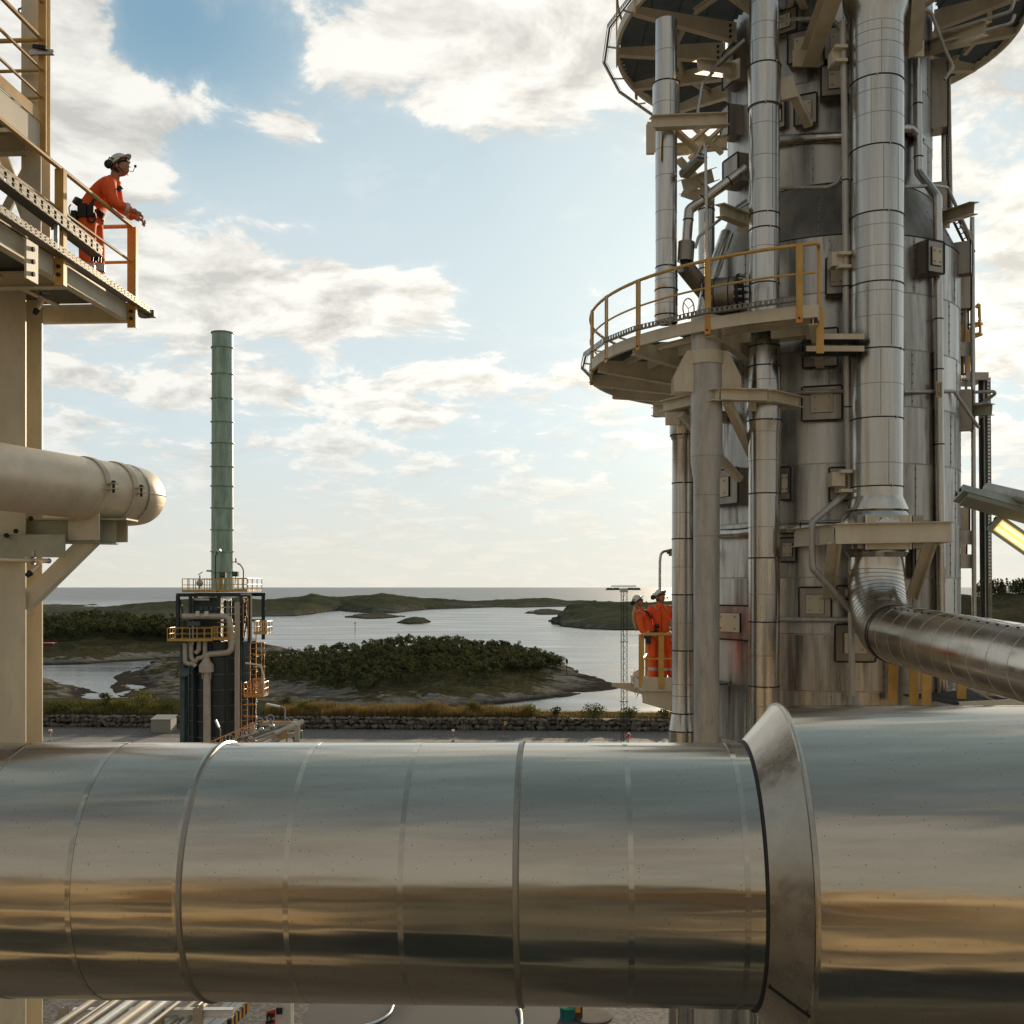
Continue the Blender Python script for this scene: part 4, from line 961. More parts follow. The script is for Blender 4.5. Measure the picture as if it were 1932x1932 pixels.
# heap of crumpled foil sheet at the balcony edge
m = MB(); c = D(1204, 1284, 22.9)
for k in range(26):
    o = V(random.uniform(-.16, .16), random.uniform(-.2, .2), random.uniform(-.2, .16)); m.prism([c+o, c+o+V(random.uniform(.05, .2), random.uniform(-.1, .1), random.uniform(-.16, .16)), c+o+V(random.uniform(-.1, .1), .05, random.uniform(-.25, -.05))], V(.004, .01, .006))
m.build('foil_heap', 'white_paint', smooth=False, label='crumpled pale sheeting bundled on the end of the workers balcony', cat='sheeting')
rw = thing('walkway', 'grated walkway with ochre posts at the foot of the column, under the bending duct', 'walkway', T(60, LZ-.3, 3.6))
grating(rw, LZ-.1, 2.85, lambda th: 4.7, 12., 120., [], .07, .04)
curved_channel(rw, lambda th: 4.7, 12., 120., LZ-.3, LZ-.06)
for x, Y in ((1684, 20.6), (1724, 20.2), (1748, 19.6), (1814, 19.8), (1872, 20.3), (1893, 20.9)):
    p = D(x, 1330, Y); MB().box((p.x-.085, Y-.015, LZ-.25), (p.x+.085, Y+.015, LZ+1.0)).build('rail_post', 'yellow', rw)
MB().tube([D(1684, 1250, 20.6), D(1748, 1258, 19.6), D(1814, 1272, 19.8), D(1900, 1300, 20.9)], .03, 8).build('rail', 'orange_steel', rw)
st_ = vpipe('painted_pipe', 'grey drain pipe standing behind the ochre posts under the bending duct', D(1708, 1300, 20.9).x, 20.9, [(1235, .13), (1360, .13)], (), (1290,), 'grey_paint')
# ---------------------------------------------------------------- steelwork and small lines on the column
# zig-zag frame that carries the painted pipe
sf = thing('support_frame', 'pale steel frame with gusset plates gripping the grey painted pipe under the round platform', 'frame', (P1X, P1Y-.3, 23.2))
fz = 23.52
A_, B_, C_, D_ = [V(D(x, 100, Y).x, Y, fz) for x, Y in ((1252, 21.0), (1357, 19.62), (1448, 19.75), (1506, 20.5))]
for a, b in ((A_, B_), (B_+V(.03, .02, 0), C_), (C_+V(.02, .02, 0), D_)):
    MB().ibeam(a, b, .22, .24, .016, .012).build('beam', 'beige', sf)
MB().ibeam(A_+V(.1, .3, 0), A_+V(1.9, 1.6, 0), .22, .2).build('beam', 'beige', sf)
MB().ibeam(D(1232, 775, 21.6), D(1320, 772, 21.2), .24, .24).build('beam', 'beige', sf)
for x0, x1 in ((1255, 1282), (1412, 1440)):
    p = D((x0+x1)/2, 764 if x0 > 1300 else 790, 20.1 if x0 > 1300 else 20.6); MB().obox(p, (V(1, 0, 0), V(0, 1, 0), V(0, 0, 1)), (.13, .05, .12)).build('shoe', 'beige', sf)
MB().lathe((P1X, P1Y, zf(689, P1Y)), (0, 0, 1), [(0, .29), (0, .315), (.24, .315), (.24, .29)], 48, False, False).build('ring_band', 'beige', sf)
for sx, Yp in ((-1, P1Y-.12), (1, P1Y-.12), (-1, P1Y+.2), (1, P1Y+.2)):
    x = P1X+sx*.26; z0, z1 = fz+.1, zf(664, P1Y)
    MB().prism([V(x, Yp, z0), V(x+sx*.36, Yp, z0), V(x+sx*.36, Yp, z0+.28), V(x+sx*.12, Yp, z1), V(x, Yp, z1)], (0, .025, 0)).build('gusset_plate', 'beige', sf)
for a, b in (((1372, 758, 19.75), (1425, 872, 20.9)), ((1284, 782, 20.5), (1396, 905, 21.2))):
    MB().bar(D(*a), D(*b), .15, .12).build('brace', 'beige', sf)
# beam frame round the slender pipe's sleeve, with braces to the column
uf = thing('support_frame', 'beige steel frame with lattice braces holding the slender pipe high on the left', 'frame', D(1290, 250, 21))
for a, b, h, w in (((1229, 232, 20.6), (1372, 226, 20.9), .24, .2), ((1228, 232, 20.62), (1228, 290, 20.7), .18, .16), ((1240, 285, 21.4), (1300, 280, 21.4), .2, .16), ((1300, 276, 22.2), (1372, 268, 21.9), .26, .18)):
    MB().ibeam(D(*a), D(*b), h, w).build('beam', 'beige', uf)
for a, b, w in (((1268, 240, 20.9), (1322, 290, 21.2), .16), ((1280, 300, 21.5), (1345, 372, 22), .18), ((1345, 232, 21.3), (1284, 285, 21.5), .10), ((1305, 236, 21.4), (1362, 290, 21.7), .10), ((1362, 240, 21.5), (1300, 300, 21.7), .10), ((1310, 300, 22), (1352, 258, 22), .12)):
    MB().bar(D(*a), D(*b), w, .06).build('brace', 'beige', uf)
MB().ibeam(D(1288, 352, 21.3), D(1345, 330, 22.1), .26, .26).build('stub_beam', 'beige', uf)
MB().prism([D(1288, 360, 21.3), D(1346, 380, 22), D(1346, 366, 22), D(1300, 350, 21.4)], (0, .3, 0)).build('gusset_plate', 'beige', uf)
# stub beams
def stub(label, a, b, h=.24, w=.2, mat='beige'):
    th = thing('stub_beam', label, 'beam', D(*b)); MB().ibeam(D(*a), D(*b), h, w).build('beam', mat, th)
    ax = (D(*b)-D(*a)).normalized(); MB().obox(D(*a)-ax*.0, (ax, V(-ax.y, ax.x, 0).normalized(), V(0, 0, 1)), (.012, .16, .2)).build('end_plate', mat, th); return th
stub('short steel stub beam jutting left from the column just under the overhead platform', (1383, 133, 21.6), (1316, 124, 20.7))
stub('short steel stub beam jutting out of the column left of the long bright pipe, above the yellow rail', (1405, 415, 21.3), (1358, 396, 20.3))
stub('steel stub beam jutting right of the column at the top, beside the overhead platform', (1750, 72+20, 22.4), (1860, 66-14, 21.0), .26)
stub('steel stub beam jutting right of the column where it narrows', (1778, 412, 22.6), (1838, 392, 21.4), .24)
stub('steel stub beam jutting right of the column beside the cable ladders', (1812, 775, 23.0), (1872, 772, 22.4), .24, .2, 'beige_green')
sq = thing('stay_bracket', 'angled beige stay bracket between the long bright pipe and a hatch near the top', 'bracket', D(1530, 230, 20.9))
MB().bar(D(1466, 172, 20.5), D(1497, 165, 20.6), .16, .40).build('arm', 'beige', sq)
MB().bar(D(1494, 172, 20.6), D(1526, 236, 21.2), .16, .12).build('stay', 'beige', sq)
for lab, a, b in (('broad diagonal steel strut left of the duct head at the top edge', (1572, -20, 19.6), (1526, 108, 21.2)), ('broad diagonal steel strut right of the duct head at the top edge', (1722, -20, 19.8), (1716, 90, 21.3))):
    sq = thing('diagonal_strut', lab, 'strut', D(*b))
    MB().ibeam(D(*a), D(*b), .40, .30, up=(0, 1, .3)).build('strut', 'beige', sq); MB().obox(D(*b)+V(0, .05, 0), (V(1, 0, 0), V(0, 1, 0), V(0, 0, 1)), (.30, .03, .16)).build('foot_plate', 'beige', sq)
# small lines
def line(label, pts, r, mat='steel', bands=(), rad=.14, n=14, name='small_pipe'):
    P = [D(*p) for p in pts]; th = thing(name, label, 'pipe', min(P, key=lambda p: p.z)); MB().tube(bend(P, rad), r, n).build('pipe', mat, th)
    for a, b, f in bands:
        p, q_ = P[a], P[b]; ax = (q_-p).normalized(); MB().lathe(p.lerp(q_, f)-ax*.012, ax, [(0, r), (0, r+.008), (.024, r+.008), (.024, r)], n, False, False).build('strap', 'rubber', th)
    return th, P
def sticker(th, c, nx, up, w, h, lines):
    """heat-tracing label: two lines of lettering on a pale plate"""
    c, nx, up = Vector(c), Vector(nx).normalized(), Vector(up).normalized(); rx = up.cross(nx).normalized()
    lb = MB().obox(c, (rx, nx, up), (w/2, .004, h/2)).build('warning_label', 'label_paper', th)
    for k, s in enumerate(lines):
        cu = bpy.data.curves.new('lettering', 'FONT'); cu.body = s; cu.align_x = 'CENTER'; cu.align_y = 'CENTER'; cu.size = h*.46; cu.extrude = .001
        o = bpy.data.objects.new('tmp', cu); COL.objects.link(o); me = bpy.data.meshes.new_from_object(o.evaluated_get(bpy.context.evaluated_depsgraph_get())); bpy.data.objects.remove(o)
        ws = max(v.co.x for v in me.vertices)-min(v.co.x for v in me.vertices); f = min(1, w*.9/ws)
        mt = Matrix((rx*f, up, nx)).transposed().to_4x4(); me.transform(mt); me.materials.append(M['ink'])
        link(bpy.data.objects.new('lettering', me), c+nx*.0065+up*h*(.22-.44*k), lb)
def ytop(x, y): return hit(x, y, TU)[2]-.16
def ylow(x, y): return hit(x, y, TR)[2]-.16
th, P = line('thin grey conduit running down left of the duct and stepping aside round its bracket', [(1590, 40, 20.05), (1595, 300, 20.05), (1597, 700, 20.1), (1603, 925, 20.2), (1532, 985, 19.9), (1533, 1072, 19.9), (1606, 1152, 20.3), (1608, 1335, 20.3)], .062, 'grey_paint', ((1, 2, .1), (1, 2, .6), (2, 3, .3)), .12)
for y in (92, 118, 480, 505, 890, 926):
    p = D(1590 if y < 200 else (1597 if y < 700 else 1602), y, 20.05); MB().obox(p+V(-.06, -.03, 0), (V(1, 0, 0), V(0, 1, 0), V(0, 0, 1)), (.12, .09, .03)).build('clamp', 'beige', th)
for y in (112, 492, 905):
    p = D(1578, y, 20.2); MB().obox(p, (V(1, 0, 0), V(0, 1, 0), V(0, 0, 1)), (.12, .14, .13)).build('clamp_block', 'beige', th)
MB().lathe(D(1608, 1334, 20.3), (0, 0, 1), [(0, .15), (.03, .15), (.05, .12), (.22, .065)], 20).build('foot_cone', 'steel_dull', th)
th, P = line('clad steel pipe crossing the column near the top, carrying a small warning label', [(1452, 267, ytop(1452, 267)), (1470, 264, ytop(1470, 264)), (1600, 257, ytop(1585, 257))], .095, 'steel')
sticker(th, D(1535, 260, P[1].y-.03)+V(0, -.125, 0), (0, -1, .05), (0, 0, 1), .30, .13, ('ELEKTRISK', 'OPPVARMET'))
line('short elbowed steel pipe joining the top right pipe to the duct', [(1690, 243, ytop(1690, 243)), (1716, 243, ytop(1716, 243)), (1738, 264, ytop(1738, 262)-.05)], .10, 'steel', rad=.08)
th, P = line('long clad steam pipe with heat labels running down the right side of the column', [(1729, 40, ytop(1729, 40)), (1733, 325, ytop(1733, 325)-.1), (1769, 372, ylow(1769, 380)-.05), (1771, 700, ylow(1771, 700)), (1776, 1160, ylow(1776, 1160)), (1777, 1320, ylow(1776, 1160))], .088, 'steel', ((0, 1, .55), (0, 1, .9), (2, 3, .35), (2, 3, .7), (2, 3, .99), (3, 4, .3), (3, 4, .62), (3, 4, .99)), .16)
for x, y in ((1733, 245), (1770, 475), (1772, 735), (1778, 1085)):
    p = D(x, y, (ytop if y < 300 else ylow)(x, y)-.10); sticker(th, p, (-.25, -1, 0), (-1, 0, 0), .30, .12, ('ELEKTRISK', 'OPPVARMET'))
th, P = line('clad pipe slanting across the column at middle height left of the bright pipe', [(1408, 318, 20.9), (1300, 396, 21.0), (1295, 460, 21.0)], .10, 'steel', ((0, 1, .3), (0, 1, .75), (1, 2, .3)), .10)
va = thing('valve', 'can shaped insulated valve with a slanted cylinder beneath the slanting pipe, behind the yellow rail', 'valve', D(1296, 500, 21))
MB().cyl(D(1295, 457, 21.), D(1293, 493, 21.), .165, .16, 28).build('valve_jacket', 'steel_dull', va); MB().cyl(D(1293, 493, 21.), D(1293, 500, 21.), .10, n=16).build('neck', 'rubber', va)
MB().cyl(D(1291, 502, 21.), D(1335, 556, 21.4), .175, n=28).build('slanted_jacket', 'steel_dull', va)
line('bent thin conduit rising past the valve to a stub beam', [(1312, 468, 20.9), (1318, 446, 20.9), (1372, 403, 20.9), (1408, 378, 21.0)], .03, 'galvanised')
line('tall steel pipe behind the yellow rail lamp pole, at the left edge of the column', [(1333, 372, 22.4), (1333, 620, 22.4)], .17, 'steel', ((0, 1, .1), (0, 1, .55)))
line('bright slanted chute pipe leaning on the cone above the round platform', [(1372, 440, 21.2), (1335, 545, 20.9), (1325, 600, 20.9)], .13, 'steel', rad=.3)
th, P = line('horizontal clad pipe round the column behind the bright pipe, low on the left', [(1340, 1008, ylow(1350, 1008)), (1398, 1006, ylow(1398, 1005)), (1440, 1000, ylow(1440, 1000)), (1490, 997, ylow(1490, 997)), (1545, 994, ylow(1545, 994)), (1600, 996, ylow(1600, 996))], .105, 'steel', ((3, 4, .4),), .3)
sticker(th, D(1498, 996, P[3].y-.0)+V(-.02, -.13, -.02), (-.2, -1, 0), (0, 0, 1), .30, .12, ('ELEKTRISK', 'OPPVARMET'))
line('thin grey pipe across the hatches low on the column', [(1340, 1167, ylow(1350, 1167)), (1420, 1168, ylow(1420, 1168)), (1500, 1169, ylow(1500, 1168)), (1606, 1169, ylow(1606, 1168)-.05)], .05, 'grey_paint', rad=.3)
line('thin bar line across the square hatch at middle height', [(1475, 742, ylow(1475, 742)), (1530, 739, ylow(1530, 740)-.06), (1600, 738, ylow(1600, 738))], .038, 'grey_paint', rad=.3)
line('thin pipe near the cone that turns up beside the conduit', [(1468, 355, ylow(1468, 460)-.05), (1562, 353, 20.6), (1580, 345, 20.5), (1592, 322, 20.4)], .035, 'grey_paint', rad=.08)
line('thin handrail pipe leaving the column to the right at the cone and bending down', [(1706, 353, 20.9), (1764, 350, 21.4), (1788, 354, 22), (1832, 452, 22.2)], .034, 'grey_paint', rad=.1)
line('thin grey rail leaving the column to the right at middle height and bending down', [(1704, 739, 20.6), (1800, 738, 21.6), (1846, 806, 22)], .036, 'grey_paint', rad=.1)
line('bent grey conduit dropping from the top edge past the diagonal strut', [(1548, -20, 20.4), (1552, 25, 20.4), (1598, 62, 20.3), (1604, 75, 20.3)], .05, 'grey_paint', rad=.1)
line('thin pipe across the upper hatches left of the strut', [(1462, 40, ytop(1470, 40)), (1505, 37, ytop(1505, 37)), (1560, 36, ytop(1550, 36))], .05, 'grey_paint', rad=.2)
line('curving grey rail beside the overhead platform on the right', [(1729, 20, 21), (1748, 20, 21.2), (1757, 24, 21.2), (1782, 90, 21.4), (1798, 126, 21.4), (1782, 150, 21.4)], .035, 'grey_paint', rad=.06)
line('long thin handrail loop reaching off to the upper right corner', [(1775, 62, 21.8), (1906, 22, 21.2), (1912, 6, 21.2), (1912, -20, 21.2)], .035, 'grey_paint', rad=.1)
line('second thin handrail loop below it at the upper right corner', [(1775, 80, 21.8), (1908, 44, 21.2), (1914, 28, 21.2)], .035, 'grey_paint', rad=.1)
line('cranked steel tube under the overhead platform left of the column', [(1346, 136, 21.0), (1326, 155, 20.9), (1317, 210, 20.9), (1327, 232, 20.9)], .028, 'galvanised', rad=.08)
line('straight metal tube from the stub beam up to the long bright pipe', [(1352, 124, 20.9), (1406, 76, 20.6)], .05, 'steel_dull')
# manway drum with a bolted flange on the round platform
mw = thing('manway', 'round bolted manway drum standing out of the column above the round platform', 'manway', D(1370, 570, 20.9))
ax = V(.92, -.38, 0).normalized(); p = D(1338, 562, 21.0)
MB().lathe(p, ax, [(0, .36), (.55, .36)], 40).build('drum', 'steel_dull', mw)
for s_ in (.14, .42): MB().lathe(p+ax*s_, ax, [(0, .36), (0, .368), (.02, .368), (.02, .36)], 40, False, False).build('strap', 'rubber', mw)
fl_ = MB().lathe(p+ax*.57, ax, [(0, .40), (.05, .40)], 40).build('flange', 'rubber', mw)
x_, y_, z_ = frame(ax)
for k in range(18):
    a = 2*math.pi*k/18; o = (x_*math.cos(a)+y_*math.sin(a))*.365; MB().cyl(p+ax*.54+o, p+ax*.70+o, .024, n=6).build('bolt', 'galvanised', fl_)
hw = thing('handwheel', 'thin yellow handwheel on the round platform between two pipes', 'handwheel', D(1299, 590, 21.4))
c = D(1299, 582, 21.4); MB().tube([c+V(.12*math.cos(q), .05*math.cos(q), .20*math.sin(q)) for q in [2*math.pi*k/24 for k in range(24)]], .014, 6, closed=True).build('rim', 'yellow', hw)
for q in (.5, 2.6, 4.7): MB().bar(c, c+V(.12*math.cos(q), .05*math.cos(q), .20*math.sin(q)), .012, .012).build('spoke', 'yellow', hw)
# fluorescent fittings
def fitting(name, label, a, b, w, on, pole=None, hgt=.09, mat='white_paint', up=None):
    a, b = Vector(a), Vector(b); th = thing(name, label, 'lamp', a); x, y, z = frame(b-a, up); L = (b-a).length
    MB().prism([a-x*w/2, a-x*w*.42+y*hgt, a+x*w*.42+y*hgt, a+x*w/2], b-a).build('housing', mat, th)
    MB().prism([a+z*.06-x*w*(.46 if not on else .34)-y*.002, a+z*.06+x*w*(.46 if not on else .34)-y*.002, a+z*.06+x*w*(.40 if not on else .30)-y*(.05 if not on else .012), a+z*.06-x*w*(.40 if not on else .30)-y*(.05 if not on else .012)], (b-a)*.90).build('diffuser', 'lens' if not on else 'lit_tube', th)
    for s in (-1, 1): MB().cyl(a+x*s*w*.17+z*.08-y*.024, b+x*s*w*.17-z*.10-y*.024, .016, n=8).build('tube', 'hot_tube' if on else 'white_paint', th)
    for s in (-1, 1): MB().cyl(a+x*s*w*.18+y*hgt*.55+z*.004, a+x*s*w*.18+y*hgt*.55-z*.012, .022, n=10).build('socket', 'rubber', th)
    if pole: MB().tube(bend([Vector(p) for p in pole], .12), .028, 10).build('pole', 'galvanised', th)
    return th
pm('lamp_body', (.30, .33, .27), .45)
m_, tt, b = newmat('lens'); b.inputs['Base Color'].default_value = (.42, .42, .34, 1); b.inputs['Roughness'].default_value = .18; b.inputs['Transmission Weight'].default_value = .35; b.inputs['IOR'].default_value = 1.12
m_, tt, b = newmat('lit_tube'); b.inputs['Base Color'].default_value = (.9, .8, .5, 1); b.inputs['Emission Color'].default_value = (1., .66, .20, 1); b.inputs['Emission Strength'].default_value = .42
m_, tt, b = newmat('hot_tube'); b.inputs['Base Color'].default_value = (.9, .85, .6, 1); b.inputs['Emission Color'].default_value = (1., .80, .40, 1); b.inputs['Emission Strength'].default_value = 1.1
fitting('fluorescent_lamp', 'long unlit fluorescent lamp reaching in from the right edge', D(1808, 936, 12.0), D(2110, 1020, 12.0), .24, False, None, .10, 'lamp_body', (0, .45, .9))
fitting('fluorescent_lamp', 'lit yellow glowing fluorescent lamp below the unlit one at the right edge', D(1874, 984, 12.2), D(2040, 1100, 12.0), .22, True, None, .08, 'lamp_body', (0, .9, .43))
line('dark grey conduit above the unlit lamp at the right edge', [(1863, 922, 12.4), (2060, 968, 11)], .07, 'grey_paint')
fitting('fluorescent_lamp', 'tilted fluorescent lamp on a galvanised pole at the round platform', D(1326, 296, 20.3), D(1290, 332, 20.9), .22, False, [D(1336, 560, 20.0), D(1331, 280, 20.1), D(1328, 268, 20.15), D(1316, 292, 20.3)], .09, 'galvanised')
jb = thing('junction_box', 'small black cable box clamped low on the lamp pole at the yellow rail', 'box', D(1334, 555, 19.9))
MB().obox(D(1333, 546, 19.9), (V(1, 0, 0), V(0, 1, 0), V(0, 0, 1)), (.09, .07, .11)).build('body', 'black', jb)
MB().tube(bend([D(1330, 540, 19.88), D(1326, 556, 19.85), D(1336, 580, 19.88)], .05), .015, 6).build('cable', 'black', jb)
fitting('pole_lamp', 'curved lamp pole rising behind the two workers to the flared pipe', D(1262, 1045, 23.0), D(1290, 1043, 23.4), .12, False, [D(1244, 1300, 22.8), D(1245, 1060, 22.8), D(1247, 1042, 22.8), D(1272, 1036, 23.0)], .06, 'grey_paint')
# right hand side: poles, cable ladders, railed landing
th, P = line('tall bare galvanised pole standing off the right side of the column', [(1834, 410, 22.8), (1838, 1172, 22.8)], .048, 'galvanised', rad=.1)
for y in (645, 757/1.0, 1000, 1045):
    MB().obox(D(1824, y+14, 22.9), (V(1, 0, 0), V(0, 1, 0), V(0, 0, 1)), (.16, .02, .15)).build('stand_off', 'grey_paint', th)
def vtray(label, x0, x1, y0, y1, Y, slots=True, mat='tray', xb=0.):
    th = thing('cable_ladder', label, 'cable tray', D(x0, y1, Y)); m = MB(); w = (x1-x0)/F*Y
    for x in (x0, x1): MB().bar(D(x, y0, Y), D(x+xb, y1, Y), .016, .05).build('side_rail', mat, th)
    n = int((y1-y0)/6.5)
    for k in range(n):
        y = y0+(y1-y0)*(k+.5)/n; f = (k+.5)/n*xb; m.bar(D(x0+f, y, Y), D(x1+f, y, Y), .03, .028 if slots else .012)
        m.obox(D((x0+x1)/2+f, y+3.2, Y), (V(1, 0, 0), V(0, 1, 0), V(0, 0, 1)), (w*.10, .005, .028))
    m.build('slotted_web', mat, th, kind='stuff'); return th
vtray('slotted vertical cable ladder with daylight through it, far right of the column', 1862, 1867.5, 712, 1176, 22.9, xb=3)
th = vtray('narrow dark vertical cable ladder between the bare pole and the slotted one', 1847, 1853, 714, 1176, 22.9, False, 'rubber', 4)
for k, (x, mm_) in enumerate(((1856.5, 'galvanised'), (1859.5, 'teal'), (1850, 'black'))): line(('pale', 'teal green', 'black')[k]+' cable conduit running down between the vertical cable ladders at the right', [(x, 712, 22.95), (x+3, 1176, 22.95)], .022, mm_)
vtray('slotted cable ladder running up the right side of the upper column', 1783, 1787.5, 150, 405, 23.0, True, 'rubber', 4)
line('straight grey riser conduit beside the slotted ladder at upper right', [(1779, 120, 22.9), (1781, 400, 22.9)], .045, 'grey_paint')
line('thin grey riser conduit outside the slotted ladder at upper right', [(1791, 150, 22.9), (1795, 400, 22.9)], .03, 'grey_paint')
th = thing('cable_ladder', 'short slanting slotted cable ladder right of the cone', 'cable tray', D(1830, 470, 22.6)); m = MB()
a, b_ = D(1797, 402, 22.7), D(1834, 478, 22.7)
for k in (-.05, .05): MB().bar(a+V(k, 0, k*.5), b_+V(k, 0, k*.5), .02, .05).build('side_rail', 'rubber', th)
for k in range(9): m.bar(a.lerp(b_, k/8)+V(-.05, 0, -.025), a.lerp(b_, k/8)+V(.05, 0, .025), .03, .02)
m.build('slotted_web', 'rubber', th, kind='stuff')
line('cranked thin handrail tube right of the cone', [(1812, 425, 22.4), (1834, 442, 22.4), (1835, 500, 22.4)], .035, 'grey_paint', rad=.06)
ld = thing('landing', 'small railed landing with yellow posts at the right edge of the column', 'platform', D(1828, 725, 23.2))
MB().obox(D(1829, 716, 23.2), (V(1, 0, 0), V(0, 1, 0), V(0, 0, 1)), (.24, .4, .08)).build('deck', 'grey_paint', ld)
for x, y in ((1815, 612), (1827, 622), (1812, 660)): MB().bar(D(x, y, 23.0), D(x, 708, 23.0), .09, .02, up=(0, 1, 0)).build('post', 'yellow', ld)
for y in (632, 612): MB().tube([D(1810, y+4, 23.2), D(1848, y-3, 22.9), D(1852, y-1, 23.2), D(1828, y+8, 23.6)], .03, 8).build('rail', 'yellow', ld)
MB().tube(bend([D(1842, 580, 23.1), D(1847, 572, 23.1), D(1849, 634, 23.1)], .05), .035, 8).build('hoop', 'yellow', ld)
MB().tube(bend([D(1816, 590, 22.9), D(1822, 574, 22.9), D(1823, 800, 22.9)], .05), .03, 8).build('hoop', 'grey_paint', ld)
for y in (739, 762):
    th, P = line('thin hooked handrail tube sticking out at the right, %s of the pair' % ('upper' if y < 750 else 'lower'), [(1836, y+1, 22.6), (1884-(y > 750)*10, y-1, 22.4), (1848, y+26, 22.8)], .034, 'grey_paint', rad=.05)
# ---------------------------------------------------------------- green chimney on its dark furnace
HYD = 95.; PXM = F/HYD
def H(x, y, dy=0.): return D(x, y, HYD+dy) if 0 else V((x-CX)/F*HYD, HYD+dy, CAMZ+(HY-y)/F*HYD)
hx = H(419.5, 1200).x
ch = thing('chimney', 'tall slim sea green steel chimney with flange rings, on a dark furnace', 'chimney', H(419.5, 1112))
prof = [628]+[656, 706, 752, 796, 836, 880, 917, 958, 999, 1040, 1078]+[1112]
for k, (a, b) in enumerate(zip(prof, prof[1:])):
    r0, r1 = .90+.06*(a-628)/490, .90+.06*(b-628)/490
    MB().lathe(H(419.5, b), (0, 0, 1), [(0, r1), (zf(a, HYD)-zf(b, HYD), r0)], 48, False, k == 0 and False).build('shaft_section', 'stack_green', ch)
    MB().lathe(H(419.5, a), (0, 0, 1), [(-.06, r0), (-.06, r0+.10), (.02, r0+.10), (.02, r0-.04)], 48, False, False).build('flange_ring', 'stack_green', ch)
MB().obox(H(398, 1077), (V(1, 0, 0), V(0, 1, 0), V(0, 0, 1)), (.35, .2, .08)).build('side_bracket', 'galvanised', ch)
MB().bar(H(439, 1060), H(447, 1060), .08, .06).build('aerial_arm', 'rubber', ch); MB().bar(H(445, 1062), H(445, 1053), .1, .1).build('aerial', 'rubber', ch)
fu = thing('furnace', 'dark riveted process furnace with pale pipework and orange railings under the chimney', 'furnace', (hx, HYD, 0))
FR = 2.95; z1 = zf(1209, HYD)
zc = [0]+[z1-1.36*k for k in range(11, -1, -1)]
for a, b in zip(zc, zc[1:]):
    if b-a > .05: MB().lathe((hx, HYD, a), (0, 0, 1), [(0, FR), (b-a, FR)], 64, False, False).build('shell_ring', 'heater', fu)
    MB().lathe((hx, HYD, b), (0, 0, 1), [(-.05, FR), (-.05, FR+.11), (.05, FR+.11), (.05, FR)], 64, False, False).build('hoop', 'heater_panel', fu)
MB().lathe((hx, HYD, z1), (0, 0, 1), [(0, FR), (.05, FR-.2), (.06, .2)], 48, False, False).build('shell_roof', 'heater', fu)
for a in (-84, -58, -31, -4, 22, 46, 76): MB().ibeam(V(hx+math.sin(R(a))*(FR+.16), HYD-math.cos(R(a))*(FR+.16), 0), V(hx+math.sin(R(a))*(FR+.16), HYD-math.cos(R(a))*(FR+.16), z1), .24, .20, up=(math.cos(R(a)), math.sin(R(a)), 0)).build('stiffener_column', 'heater_panel' if a in (-58, 46) else 'heater', fu)
for k in range(8): MB().bar(H(357, 1238+k*23, -2.6), H(367, 1238+k*23, -2.8), .05, .06).build('ladder_bracket', 'heater_panel', fu)
for x in (362,): MB().ibeam(H(x, 1212, -2.55), V(H(x, 1, -2.55).x, HYD-2.55, 0), .5, .4).build('corner_column', 'heater_panel', fu)
pu = MB().cyl(H(365, 1266, -2.9), H(369, 1262, -3.3), .42, n=16).build('burner_port', 'heater_panel', fu)
# upper frame and convection box
zt = zf(1122, HYD)
for x, dy in ((353, -2.6), (353, 2.6), (484, -2.6), (484, 2.6), (469, -2.6), (428, -2.6), (376, -2.6)): MB().ibeam(V(H(x, 1).x, HYD+dy, z1), V(H(x, 1).x, HYD+dy, zt), .34 if x in (353, 484) else .24, .26).build('frame_column', 'heater', fu)
for dy in (-2.6, 2.6):
    for y in (1122, 1172): MB().ibeam(V(H(350, 1).x, HYD+dy-.02, zf(y, HYD)), V(H(488, 1).x, HYD+dy-.02, zf(y, HYD)), .30 if y < 1150 else .2, .2).build('frame_beam', 'heater', fu)
for a, b in (((372, 1204), (356, 1130)), ((470, 1204), (478, 1130)), ((484, 1200), (473, 1130)), ((472, 1206), (480, 1168)), ((480, 1168), (487, 1206))): MB().bar(H(*a, -2.5), H(*b, -2.5), .14, .12).build('frame_brace', 'heater', fu)
bx = MB().box(H(377, 1206, -2.0), H(425, 1128, 2.2)).build('convection_box', 'heater', fu)
for x0, x1 in ((378, 400), (402, 424)): MB().box(H(x0, 1165, -2.06), H(x1, 1153, -2.12)).build('panel_door', 'heater_panel', bx)
for k in range(5): MB().box(H(380+k*9, 1150, -2.05), H(387+k*9, 1143, -2.1)).build('inspection_panel', 'heater_panel', bx)
MB().box(H(381, 1132, -2.3), H(409, 1128, -2.4)).build('lamp_strip', 'white_paint', bx)
def pp(pts, r, mat='cream_pipe', nm='pipe', dy=-3.4, rad=.35, n=14): return MB().tube(bend([H(x, y, dy) for x, y in pts], rad), r, n).build(nm, mat, fu)
big = pp([(367, 1161), (452, 1161), (456, 1226), (411, 1230), (410, 1242)], .26, rad=.5)
MB().lathe(H(410, 1262, -3.4), (0, 0, 1), [(0, .62), (.25, .62), (.6, .62), (.95, .36), (1.15, .28)], 20).build('flare_hood', 'cream_pipe', fu)
MB().bar(H(404, 1274, -3.6), H(404, 1256, -3.6), .08, .08).build('hood_lug', 'cream_pipe', fu); MB().bar(H(419, 1274, -3.6), H(419, 1256, -3.6), .08, .08).build('hood_lug', 'cream_pipe', fu)
MB().cyl(V(H(412, 1).x, HYD-3.4, 0), H(411, 1262, -3.4), .36, .30, 20).build('riser', 'cream_pipe', fu)
